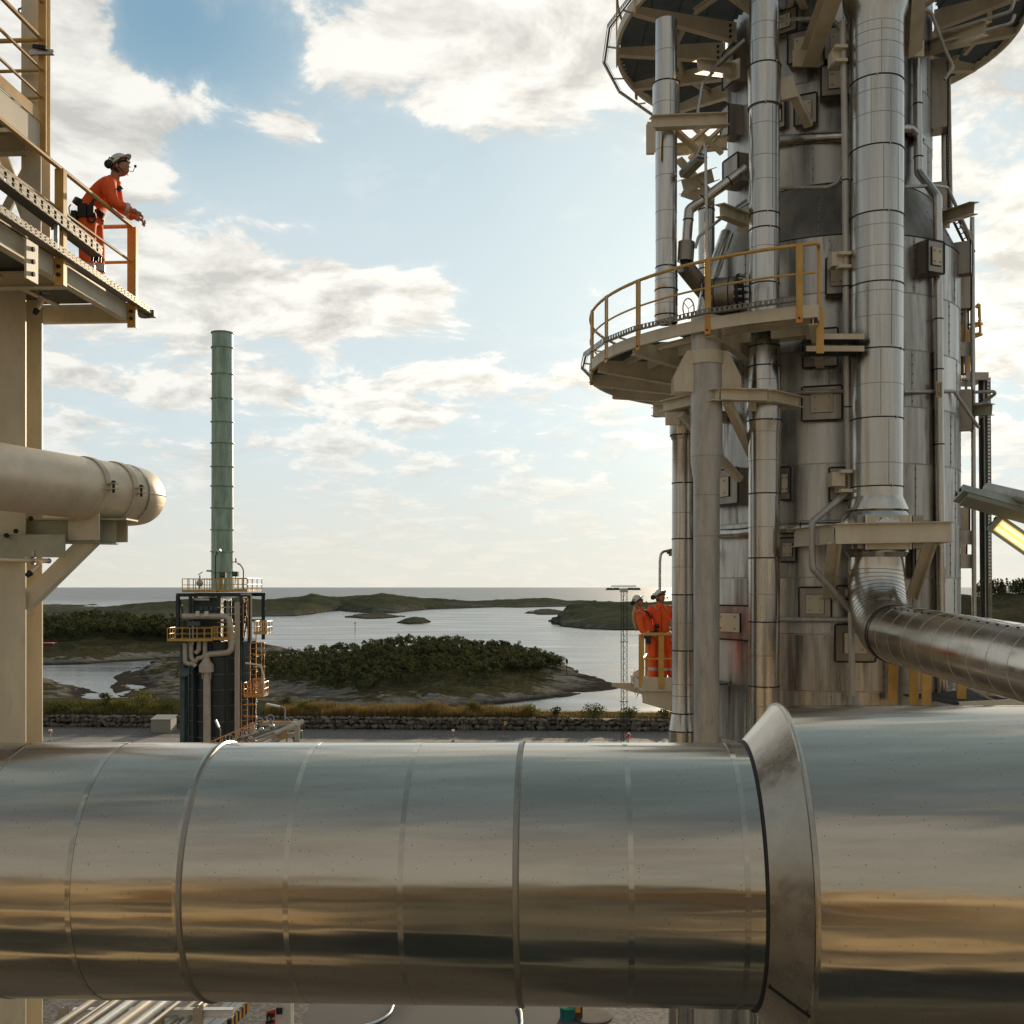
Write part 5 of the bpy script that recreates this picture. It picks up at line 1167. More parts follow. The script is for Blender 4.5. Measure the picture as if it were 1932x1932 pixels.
for pts in ([(371, 1210), (371, 1247), (386, 1247), (390, 1252)], [(382, 1206), (382, 1236), (387, 1242), (394, 1242)], [(396, 1206), (396, 1222), (390, 1228)], [(407, 1206), (407, 1234), (392, 1238)]): pp(pts, .20, dy=-3.3, rad=.3)
for x in (432, 438, 442, 447, 451): MB().tube([H(x, 1206, -1.4), H(x, 1133, -1.4)], .10 if x != 438 else .2, 10).build('riser', 'cream_pipe' if x == 438 else 'heater_panel', fu)
for x in (462, 465, 468): MB().tube([V(H(x, 1).x, HYD-3.2, 0), H(x, 1135, -3.2)], .085, 10).build('riser', 'cream_pipe', fu)
MB().tube(bend([H(470, 1121, -2.9), H(489, 1121, -2.9), H(489, 1210, -2.9)], .2), .07, 8).build('riser', 'cream_pipe', fu)
for k in (1145, 1158, 1172): MB().tube([H(426, k, -2.7), H(470, k-1, -2.7)], .05, 8).build('cross_pipe', 'cream_pipe', fu)
for x in (396, 412): MB().box(H(x-3, 1160, -3.6), H(x+3, 1151, -3.8)).build('instrument_box', 'white_paint', fu)
MB().tube([H(387, 1212, -3.6), H(387, 1170, -3.6)], .07, 8).build('instrument_post', 'galvanised', fu); MB().box(H(378, 1178, -3.5), H(400, 1170, -3.7)).build('instrument_panel', 'heater_panel', fu)
# platforms with orange rails: (x0, x1, y deck, dy0, dy1, posts)
def rails(parent, x0, x1, yd, dy0, dy1, n, h=1.1, deck=True, mat='yellow'):
    X0, X1 = H(x0, 1).x, H(x1, 1).x; z = zf(yd, HYD); c = [V(X0, HYD+dy0, z), V(X1, HYD+dy0, z), V(X1, HYD+dy1, z), V(X0, HYD+dy1, z)]
    if deck: MB().prism(c, (0, 0, .10)).build('platform_deck', 'grating', parent)
    for i in range(4):
        a, b = c[i], c[(i+1) % 4]
        for q, r in ((h, .035), (h*.55, .028)): MB().tube([a+V(0, 0, q), b+V(0, 0, q)], r, 6).build('rail', mat, parent)
        MB().bar(a+V(0, 0, .1), b+V(0, 0, .1), .02, .22).build('toe_board', mat, parent)
        k = n if i in (0, 2) else max(2, n//2)
        for j in range(k): p = a.lerp(b, j/k); MB().bar(p, p+V(0, 0, h), .07, .04).build('post', mat, parent)
rails(fu, 344, 424, 1205, -4.1, -2.0, 6); rails(fu, 424, 454, 1203, -4.0, -2.2, 3, deck=True)
rails(fu, 365, 425, 1117, -3.2, 2.6, 6, 1.15); rails(fu, 427, 481, 1116, -2.8, 2.6, 6, 1.15)
rails(fu, 493, 516, 1194, -2.6, -.6, 4, 1.1); rails(fu, 478, 512, 1308, -3.3, -1.2, 5, 1.2, True, 'orange_steel')
def ladder(x, y0, y1, dy, mat, w=.42, cage=None):
    for s in (-1, 1): MB().bar(H(x, y0, dy)+V(s*w/2, 0, 0), H(x, y1, dy)+V(s*w/2, 0, 0), .07, .07).build('ladder_rail', mat, fu)
    n = int((zf(y0, HYD)-zf(y1, HYD))/.45); m = MB()
    for k in range(n): m.bar(H(x, y0, dy)+V(-w/2, 0, -.45*k-.2), H(x, y0, dy)+V(w/2, 0, -.45*k-.2), .04, .04)
    m.build('rungs', mat, fu, kind='stuff')
    if cage:
        for y in range(int(cage[0]), int(cage[1]), 22): MB().tube([H(x, y, dy)+V(.5+.5*math.cos(q), -.5*math.sin(q)*1., 0) for q in [math.pi*2*k/12 for k in range(12)]], .03, 5, closed=True).build('cage_hoop', mat, fu)
        for q in (.2, -.7, .9): MB().bar(H(x, cage[0], dy)+V(.5+.5*math.cos(q), -.5*math.sin(q), 0), H(x, cage[1], dy)+V(.5+.5*math.cos(q), -.5*math.sin(q), 0), .04, .03).build('cage_bar', mat, fu)
ladder(491, 1168, 1308, -2.6, 'orange_steel', .5, (1210, 1296)); ladder(477, 1280, 1400, -3.0, 'orange_steel', .5, (1300, 1396)); ladder(479, 1128, 1200, -2.9, 'orange_steel', .4)
MB().tube(bend([H(480, 1246, -3.2), H(508, 1250, -3.2), H(513, 1268, -3.2), H(513, 1308, -3.2)], .3), .08, 8).build('guard_pipe', 'white_paint', fu)
for x in (422,): pass
# lamps and boxes standing on the furnace
def slamp(label, x, y0, y1, hx_, hy_, dy, hd=.35, Yd=HYD, mat='rubber'):
    def q(x_, y_): return V((x_-CX)/F*Yd, Yd+dy, CAMZ+(HY-y_)/F*Yd)
    th = thing('lamp_post', label, 'lamp', q(x, y0)); MB().tube(bend([q(x, y0), q(x, y1+3), q(hx_, hy_)], .5), .05*Yd/95, 8).build('post', mat, th)
    a, b = q(hx_, hy_), q(hx_+(hx_-x)*.9+1, hy_-(y1-hy_)*.2-1); MB().bar(a, b, .34*Yd/95, .16*Yd/95).build('lamp_head', 'white_paint', th); return th
slamp('thin dark lamp post in front of the chimney foot', 423.5, 1115, 1048, 428, 1042, -2.9)
slamp('lamp post with a pale head at the right of the chimney platform', 472, 1115, 1072, 466, 1066, -2.4)
for lab, x, y in (('dark loudspeaker box on the railing right of the chimney foot', 435, 1085), ('dark floodlight box beside the lamp post at the right of the chimney platform', 458, 1083)):
    th = thing('floodlight', lab, 'floodlight', H(x, y+12, -2.5)); MB().box(H(x-5, y+5, -2.7), H(x+5, y-4, -2.2)).build('housing', 'rubber', th); MB().bar(H(x, y+18, -2.4), H(x, y+4, -2.4), .08, .08).build('stand', 'galvanised', th); MB().cyl(H(x, y, -2.72), H(x, y, -2.78), .16, n=12).build('lens', 'heater_panel', th)
th = thing('valve', 'dark valve with a lever on the left of the chimney platform', 'valve', H(393, 1112, -2.6)); MB().ball(H(393, 1100, -2.6), .3, 12, 8).build('body', 'galvanised', th); MB().bar(H(393, 1112, -2.6), H(393, 1086, -2.6), .1, .1).build('stem', 'galvanised', th); MB().bar(H(390, 1085, -2.6), H(398, 1080, -2.6), .06, .06).build('lever', 'rubber', th)
# ---------------------------------------------------------------- woods, shrubs, grass
def leaves(centres, size, up=.25):
    """leaf-spray faces: one small crossed quad for each centre"""
    c = np.asarray(centres); n = len(c); a = rng.normal(size=(n, 3)); a /= np.linalg.norm(a, axis=1)[:, None]
    b = rng.normal(size=(n, 3)); b -= a*(a*b).sum(1)[:, None]; b /= np.linalg.norm(b, axis=1)[:, None]
    s = (np.asarray(size)*rng.uniform(.6, 1.3, n))[:, None]
    v = np.stack([c-a*s, c+b*s*.55, c+a*s, c-b*s*.55], 1).reshape(-1, 3); return v, np.arange(4*n).reshape(-1, 4)
def crown(base, h, w, n, conif=False):
    o = []
    k = max(4, n//28)
    if conif:
        z = rng.uniform(0, 1, n); r = (1-z)*w*rng.uniform(.35, 1, n)+.05; t_ = rng.uniform(0, 6.283, n)
        return np.stack([base[0]+r*np.cos(t_), base[1]+r*np.sin(t_), base[2]+h*(.12+.88*z)], 1)
    for _ in range(k):
        t_ = rng.uniform(0, 6.283); q = rng.uniform(.0, .75)*w; zc_ = h*rng.uniform(.38, .88); q *= 1.1-.75*max(0, zc_/h-.5)
        cc = np.array([base[0]+q*math.cos(t_), base[1]+q*math.sin(t_), base[2]+zc_]); rr = w*rng.uniform(.30, .52)
        d = rng.normal(size=(n//k, 3)); d /= np.linalg.norm(d, axis=1)[:, None]; d[:, 2] = d[:, 2]*.8
        o.append(cc+d*rr*rng.uniform(.55, 1.05, (n//k, 1)))
    return np.concatenate(o)
def wood(name, at, n, fi, hr, label, mat='leaf_dark', nl=110, ls=.34, conif=0.):
    pts, sz = [], []; k = 0; g = 0
    while k < n and g < n*30:
        g += 1; i, s = fi()
        if i is None: continue
        p = at(i, s)
        if p.z < SEA+1.6: continue
        h = rng.uniform(*hr); c = crown(p, h, h*rng.uniform(.30, .46), nl, rng.uniform() < conif); pts.append(c); sz.append(np.full(len(c), ls*h/4)); k += 1
    v, f = leaves(np.concatenate(pts), np.concatenate(sz)); return raw(name, v, f, mat, kind='stuff', label=label, cat='woodland')
def f_near():
    x = rng.uniform(478, 1085); s0 = np.interp(x, [470, 560, 650, 760, 960, 1085], [.34, .28, .32, .46, .56, .86]); s = rng.uniform(s0, 1.22)
    if rng.uniform() < .10 and x < 950: s = rng.uniform(s0-.14, s0)
    return (x-214)/(1166-214), s
wood('woodland', near_at, 1500, f_near, (1.8, 4.2), 'dark green coastal woodland covering the near island', nl=140, ls=.25)
def f_scrub():
    x = rng.uniform(480, 1120); s0 = np.interp(x, [480, 650, 800, 960, 1120], [.20, .22, .28, .34, .55]); return (x-214)/(1166-214), rng.uniform(s0, 1.0)
wood('scrub', near_at, 900, f_scrub, (.5, 1.3), 'low green scrub on the slopes of the near island', 'leaf_mid', nl=56, ls=.42)
def f_head():
    x = rng.uniform(-60, 440); s0 = np.interp(x, [-60, 200, 345, 440], [.40, .42, .55, .75]); return (x+60)/620, rng.uniform(s0, 1.2)
wood('woodland', wood_at, 900, f_head, (3.6, 7.0), 'dark green woodland on the headland behind the furnace at left', nl=150, ls=.25)
wood('woodland', hill_r, 150, lambda: ((rng.uniform(1845, 2050)-1640)/610, rng.uniform(.97, 1.06)), (4, 6.5), 'dark spruce wood along the skyline at the right edge', nl=60, conif=.9)
def shrub(label, x, y, Y, h, w, mat, n=420, name='shrub', ls=.14, trunk=True):
    p = D(x, y, Y); th = thing(name, label, 'shrub' if name == 'shrub' else 'tree', p)
    v, f = leaves(crown((p.x, p.y, p.z-.1*h), h, w, n), np.full((n//max(4, n//28))*max(4, n//28), ls)); raw('foliage', v, f, mat, th)
    m = MB()
    for k in range(4 if name == 'shrub' else 1):
        a = 2*math.pi*k/4; m.tube([p-V(0, 0, .2), p+V(math.cos(a)*w*.15, math.sin(a)*w*.15, h*.35), p+V(math.cos(a)*w*.3, math.sin(a)*w*.3, h*.7)], [.05, .035, .015], 6)
    m.build('stem', 'bark', th)
def bk_(x, dY=4.):
    X = (x-CX)/F*153; Yy = wallY(X)+dY; X = (x-CX)/F*Yy; return Yy, HY+(CAMZ-bankz(X, Yy)+.12)/Yy*F
for lab, x, dY, h, w, mat, n in (
    ('big yellow green bush behind the boulder wall left of the furnace', 270, 6, 3.0, 2.6, 'leaf_yellow', 900),
    ('small dark bush behind the boulder wall near the left column', 201, 7, 2.3, 1.3, 'leaf_mid', 420),
    ('loose green bush between the dark bush and the big yellow green one', 231, 6, 1.9, 1.7, 'leaf_yellow', 420),
    ('low green bush just left of the furnace above the boulder wall', 320, 6, 1.7, 1.8, 'leaf_mid', 420),
    ('wide weedy bush at the left end of the boulder wall', 120, 4, 1.6, 2.6, 'leaf_mid', 600),
    ('dark round bush right of the furnace above the boulder wall', 541, 7, 2.6, 1.5, 'leaf_mid', 520),
    ('pale green bush right of the dark round one beside the furnace', 574, 5, 1.8, 1.6, 'leaf_yellow', 420),
    ('round yellow green bush in the golden grass above the middle of the boulder wall', 897, 6, 2.0, 1.5, 'leaf_yellow', 480),
    ('pale bush at the right end of the golden grass', 1002, 3, 1.7, 1.8, 'leaf_yellow', 420),
    ('small bush against the bright water, left of the widest one', 1047, 3, 1.6, 1.1, 'leaf_mid', 300),
    ('wide spiky dark bush against the bright water above the boulder wall', 1120, 3, 2.1, 2.1, 'leaf_mid', 620),
    ('dark bush at the foot of the floodlight mast above the boulder wall', 1188, 3, 1.6, 1.8, 'leaf_mid', 460),
    ('small bush above the boulder wall next to the flared pipe', 1256, 3, 1.5, 1.3, 'leaf_mid', 320)):
    Yy, yy = bk_(x, dY); shrub(lab, x, yy, Yy, h, w, mat, n)
for lab, x, h in (('slender lone tree sticking up on the ridge of the near island', 945, 4.6), ('thin tree on the ridge of the near island, right of the slender lone one', 971, 3.8), ('last low tree at the right end of the island wood', 1040, 3.0), ('bushy tree topping the middle of the island ridge', 838, 5.2)):
    p = near_at((x-214)/952, 1.0); q = HY+(CAMZ-p.z)/p.y*F; shrub(lab, CX+p.x/p.y*F, q, p.y, h, h*.33, 'leaf_dark', 260, 'tree', .26)
def blades(name, label, x0, x1, n, hr, mat, dY=(1.2, 6.5)):
    xs = rng.uniform(x0, x1, n); vs = np.zeros((n, 3, 3))
    for i, x in enumerate(xs):
        X = (x-CX)/F*153; Yy = wallY(X)+rng.uniform(*dY); X = (x-CX)/F*Yy; h = rng.uniform(*hr)*(.75+.5*(fbm(Vector((X*.3, Yy*.3, 5)))+.5)); w = .05
        z = bankz(X, Yy)-.1; a = rng.uniform(0, 3.14); t_ = rng.normal(0, .18, 2)
        vs[i] = [(X-math.cos(a)*w, Yy-math.sin(a)*w, z), (X+math.cos(a)*w, Yy+math.sin(a)*w, z), (X+t_[0], Yy+t_[1], z+h)]
    return raw(name, vs.reshape(-1, 3), np.arange(3*n).reshape(-1, 3), mat, kind='stuff', label=label, cat='grass')
blades('grass', 'tall golden grass along the top of the boulder wall', 500, 1000, 15000, (.7, 1.5), 'grass')
blades('grass', 'thin dry grass at the right end of the boulder wall', 1000, 1275, 3500, (.25, .6), 'grass')
blades('grass', 'green and straw coloured grass above the boulder wall at left', 70, 345, 7000, (.4, 1.0), 'grass_green', (1.2, 9))

# ---------------------------------------------------------------- boulder wall and fence
bw = thing('boulder_wall', 'rough boulder retaining wall along the far side of the yard', 'wall', (-20, 151.5, 0))
def boulder(c, sx, sy, sz):
    bm = bmesh.new()
    for _ in range(16):
        d = Vector(rng.normal(size=3)); d /= max(abs(d.x), abs(d.y), abs(d.z))*.6+d.length*.4
        bm.verts.new(c+Vector((d.x*sx, d.y*sy, d.z*sz)))
    r = bmesh.ops.convex_hull(bm, input=bm.verts); bmesh.ops.delete(bm, geom=[g for g in r['geom_interior'] if isinstance(g, bmesh.types.BMVert)], context='VERTS')
    m = MB(); bm.verts.index_update(); m.add([v.co.copy() for v in bm.verts], [[v.index for v in f.verts] for f in bm.faces]); bm.free(); return m
cnt = 0
for row, (zr, hh) in enumerate(((.32, .36), (.95, .34), (1.42, .26))):
    X = -68.
    while X < 24:
        w = random.uniform(.55, 1.25)*(1.15 if row == 0 else 1.)
        X += w*.98
        x_ = CX+X/wallY(X)*F
        if not (352 < x_ < 482):
            boulder(V(X-w*.5, wallY(X)+.15*row+random.uniform(-.08, .08), zr+random.uniform(-.05, .05)), w*.60, .5, hh*random.uniform(1.0, 1.25)).build('stone', 'stone', bw, smooth=False); cnt += 1
MB().prism([V(-75, wallY(-75)+.5, -.2), V(26, wallY(26)+.5, -.2), V(26, wallY(26)+1.4, -.2), V(-75, wallY(-75)+1.4, -.2)], (0, 0, 1.7)).build('earth_core', 'rubber', bw)
fe = thing('wire_fence', 'thin wire fence on dark posts in front of the boulder wall', 'fence', (-20, 149.4, 0))
k = -68
while k < 24:
    MB().cyl(V(k, wallY(k)-1.5, 0), V(k, wallY(k)-1.5, 2.25), .035, n=6).build('post', 'rubber', fe); k += 2.28
for z in (.15, 1.1, 2.15): MB().tube([V(-70, wallY(-70)-1.5, z), V(24, wallY(24)-1.5, z)], .009, 4).build('wire', 'rubber', fe)
# ---------------------------------------------------------------- yard furniture
sh = thing('shed', 'small pale ribbed metal shed before the boulder wall left of the furnace', 'shed', D(313, 1377, 149))
p0, p1 = D(294, 1377, 149.5), D(322, 1377, 147.5); p2_ = D(333, 1377, 150.5)
zb = .0; hh = 1.75; dv = V(p2_.x-p1.x, 3.0, 0); Aq = V(p0.x, 147.5, zb); Bq = V(p1.x, 147.5, zb)
MB().prism([Aq, Bq, Bq+dv, Aq+dv], (0, 0, hh)).build('walls', 'shed', sh)
MB().prism([Aq+V(-.1, -.1, hh+.005), Bq+V(.1, -.1, hh+.005), Bq+dv+V(.1, .1, hh+.30), Aq+dv+V(-.1, .1, hh+.30)], (0, 0, .08)).build('roof', 'shed', sh)
for k in range(8): q = Aq.lerp(Bq, (k+.5)/8); MB().box(q+V(-.05, -.035, .05), q+V(.05, -.002, hh-.05)).build('rib', 'shed', sh)
# floodlight mast
mx, my = D(1177, 1200, 130.).x, 130.
ms = thing('floodlight_mast', 'slender lattice floodlight mast with a wide head standing in the yard', 'mast', (mx, my, 0))
lg = [V(mx-.36, my-.3, 0), V(mx+.36, my-.3, 0), V(mx, my+.35, 0)]
for p in lg: MB().cyl(p, p+V(0, 0, 19.4), .04, n=6).build('leg', 'rubber', ms)
for i in range(3):
    m = MB(); a, b = lg[i], lg[(i+1) % 3]
    for k in range(28): m.bar((a if k % 2 else b)+V(0, 0, .69*k), (b if k % 2 else a)+V(0, 0, .69*(k+1)), .028, .028)
    m.build('lattice', 'rubber', ms)
for z in (6.2, 13.4): MB().obox(V(mx, my, z), (V(1, 0, 0), V(0, 1, 0), V(0, 0, 1)), (.5, .45, .04)).build('joint_frame', 'rubber', ms)
MB().obox(V(mx, my, 19.6), (V(1, 0, 0), V(0, 1, 0), V(0, 0, 1)), (.45, .4, .25)).build('head_frame', 'galvanised', ms)
MB().bar(V(mx-1.55, my, 20.05), V(mx+1.5, my, 20.05), .08, .08).build('head_beam', 'rubber', ms)
MB().tube([V(mx-1.5, my, 20.2), V(mx+1.5, my, 20.2)], .03, 6).build('head_rail', 'rubber', ms)
for k in (-1.75, -.95, .8, 1.55): MB().prism([V(mx+k-.5, my-.35, 19.62), V(mx+k+.5, my-.35, 19.62), V(mx+k+.32, my-.3, 19.92), V(mx+k-.28, my-.3, 19.92)], (0, .7, 0)).build('floodlight', 'heater_panel', ms)
# markers and signs
def mark(name, label, cat, x, y, Y, parts):
    th = thing(name, label, cat, D(x, y, Y))
    for nm, mat, (a, b) in parts: MB().box(D(x, y, Y)+V(*a), D(x, y, Y)+V(*b)).build(nm, mat, th)
mark('warning_beacon', 'small red and white beacon on a post at the foot of the floodlight mast', 'beacon', 1186, 1412, 128, (('post', 'galvanised', ((-.05, -.05, 0), (.05, .05, 1.2))), ('red_lamp', 'red', ((-.22, -.2, 1.2), (.24, .2, 1.62))), ('white_lamp', 'white_paint', ((.0, -.22, 1.28), (.2, -.205, 1.42))), ('cap', 'red', ((-.14, -.14, 1.62), (.16, .14, 1.82)))))
for lab, x, y, Y in (('little white topped marker post beside the left column', 95, 1398, 138), ('little white and red marker post in the middle of the far road', 855, 1398, 139)):
    mark('marker_post', lab, 'post', x, y, Y, (('post', 'galvanised', ((-.06, -.06, 0), (.06, .06, 1.25))), ('head', 'white_paint', ((-.18, -.16, 1.25), (.18, .16, 1.50))), ('red_band', 'red', ((-.17, -.15, 1.02), (.17, .15, 1.2))), ('base', 'concrete', ((-.2, -.2, -.02), (.2, .2, .12)))))
mark('yard_sign', 'small yellow sign on a thin pole with a block foot before the boulder wall', 'sign', 953, 1391, 143, (('pole', 'rubber', ((-.03, -.03, 0), (.03, .03, 1.9))), ('sign_plate', 'yellow', ((-.17, -.05, 1.6), (.17, -.035, 2.15))), ('foot', 'concrete', ((-.45, -.2, -.03), (.45, .2, .16)))))
mark('sea_mark', 'thin sea mark pole with a square head on the end of the near island', 'sea mark', 1069.5, 1270, 308, (('pole', 'rubber', ((-.09, -.09, -1), (.09, .09, 3.6))), ('head', 'rubber', ((-.32, -.1, 2.8), (.32, .1, 4.0)))))
mark('sea_mark', 'thin pole sea mark standing alone in the open bay', 'sea mark', 670, 1187, 640, (('pole', 'rubber', ((-.16, -.16, -1), (.16, .16, 3.6))), ('head', 'rubber', ((-.3, -.16, 3.2), (.3, .16, 4.2)))))
mark('sea_mark', 'tiny white mark post on the rocks of the near island shore', 'sea mark', 845, 1316, 258, (('pole', 'white_paint', ((-.07, -.07, -1), (.07, .07, 1.3))), ('head', 'white_paint', ((-.14, -.1, 1.0), (.14, .1, 1.5)))))
mark('cabin', 'reddish cabin roof at the edge of the left wood by the column', 'cabin', 86, 1222, 395, (('walls', 'brown_mark', ((-3, -2, -.5), (3.2, 2, 1.5))), ('roof', 'red', ((-3.3, -2.3, 1.5), (3.5, 2.3, 1.9)))))
# ---------------------------------------------------------------- valve rack in front of the furnace
YR = 80.
def Q(x, y, dy=0.): return V((x-CX)/F*YR, YR+dy, CAMZ+(HY-y)/F*YR)
vr = thing('valve_rack', 'cream steel pipe rack with pale pipes and an orange rail right of the furnace foot', 'pipe rack', V(Q(500, 1).x, YR, 0))
for x, dy in ((561, 0), (506, 2), (542, 3), (470, 1)): MB().ibeam(V(Q(x, 1).x, YR+dy, 0), Q(x, 1367, dy), .36, .34, .05, .04).build('post', 'cream_pipe', vr)
for a, b, r, mat in (((520, 1383), (564, 1366), .20, 'cream_pipe'), ((440, 1398), (500, 1381), .22, 'cream_pipe'), ((470, 1398), (524, 1378), .12, 'galvanised'), ((480, 1402), (545, 1378), .12, 'cream_pipe'), ((500, 1404), (560, 1383), .14, 'cream_pipe'), ((450, 1392), (530, 1372), .10, 'galvanised')): MB().tube([Q(*a, -.6), Q(*b, 1.5)], r, 12).build('pipe', mat, vr)
MB().bar(Q(488, 1369, 1.2), Q(560, 1369, 1.2), .3, .30).build('beam', 'cream_pipe', vr); MB().bar(Q(512, 1388, .4), Q(562, 1388, .4), .3, .3).build('beam', 'cream_pipe', vr)
MB().tube([Q(393, 1401, -1), Q(484, 1363, 1)], .05, 8).build('handrail', 'orange_steel', vr); MB().tube([Q(484, 1363, 1), Q(545, 1364, 1)], .04, 8).build('handrail', 'orange_steel', vr)
for x in (524, 540): MB().bar(Q(x, 1402, .2), Q(x, 1378, .2), .14, .1).build('rail_post', 'yellow', vr)
for k in range(7): x = 400+k*13; MB().bar(Q(x, 1404, -.9), Q(x, 1399-k*5.4, -.9), .06, .06).build('rail_post', 'orange_steel', vr)
for k, (x, y, lab) in enumerate(((494, 1359, 'highest but one handwheel valve at the right of the furnace foot'), (514, 1353, 'highest handwheel valve on the cream pipe rack'), (456, 1383, 'handwheel valve in the middle of the orange rail by the furnace foot'), (437, 1390, 'low handwheel valve nearest the furnace riser'), (474, 1376, 'handwheel valve right of the middle one along the orange rail'))):
    th = thing('valve', lab, 'valve', Q(x, y+14)); c = Q(x, y, -.7)
    MB().tube([c+V(.26*math.cos(q), .1*math.cos(q), .26*math.sin(q)) for q in [2*math.pi*j/14 for j in range(14)]], .035, 5, closed=True).build('handwheel', 'galvanised', th)
    MB().bar(c, c+V(.05, .3, -.55), .07, .07).build('stem', 'galvanised', th); MB().ball(c+V(.05, .3, -.65), .22, 10, 8).build('body', 'galvanised', th)
def tlamp(label, a, b, p, q):
    th = thing('lamp_post', label, 'lamp', Q(*q)); MB().bar(Q(*a), Q(*b), .26, .12).build('lamp_head', 'white_paint', th); MB().tube(bend([Q(*b), Q(*p), Q(*q)], .3), .05, 8).build('pole', 'galvanised', th); return th
tlamp('tilted pale lamp on a bent pole at the furnace foot', (407, 1358), (413, 1372), (416, 1377), (416, 1404))
th = tlamp('long pale lamp on a bent pole above the cream pipe rack', (503, 1328), (528, 1333), (538, 1334), (538, 1368))
MB().tube([Q(539, 1352), Q(554, 1368)], .025, 5).build('stay_wire', 'galvanised', th)
dr_ = thing('barrel', 'blue green drum under the end of the cream pipe rack', 'barrel', V(Q(548, 1).x, YR+2.5, 8.3)); MB().lathe(Q(548, 1402, 2.5), (0, 0, 1), [(0, .4), (.3, .42), (.6, .4), (.62, .38)], 18).build('body', 'teal', dr_); MB().cyl(Q(548, 1402, 2.5)+V(0, 0, .6), Q(548, 1402, 2.5)+V(0, 0, .66), .30, n=14).build('lid', 'teal', dr_)
# ---------------------------------------------------------------- people
pm('coverall', (.90, .115, .018), .75, 0, .14, 9., bump=.5, bscale=22)
pm('skin', (.42, .20, .12), .5, 0, .06, 9)
pm('helmet', (.66, .66, .58), .30, 0, .04, 5)
pm('hair_blond', (.50, .34, .14), .6, 0, .25, 30, (1, 1, .1))
pm('hair_dark', (.03, .02, .014), .6)
pm('reflective', (.50, .50, .46), .35, .2)
pm('leather', (.05, .035, .025), .6)
def skinmesh(nodes, edges, root):
    me = bpy.data.meshes.new('tmp'); keys = list(nodes); me.from_pydata([tuple(nodes[k][0]) for k in keys], [(keys.index(a), keys.index(b)) for a, b in edges], [])
    o = bpy.data.objects.new('tmp', me); COL.objects.link(o); md = o.modifiers.new('s', 'SKIN'); md.use_smooth_shade = True; sb = o.modifiers.new('u', 'SUBSURF'); sb.levels = 2; sb.render_levels = 2
    if not me.skin_vertices: me.attributes.new('skin', 'FLOAT', 'POINT')
    sv = me.skin_vertices[0].data
    for i, k in enumerate(keys):
        r = nodes[k][1]; sv[i].radius = r if isinstance(r, tuple) else (r, r); sv[i].use_root = (k == root)
    ev = o.evaluated_get(bpy.context.evaluated_depsgraph_get()); m2 = bpy.data.meshes.new_from_object(ev)
    vs = [v.co.copy() for v in m2.vertices]; fs = [list(p.vertices) for p in m2.polygons]; bpy.data.objects.remove(o); return vs, fs
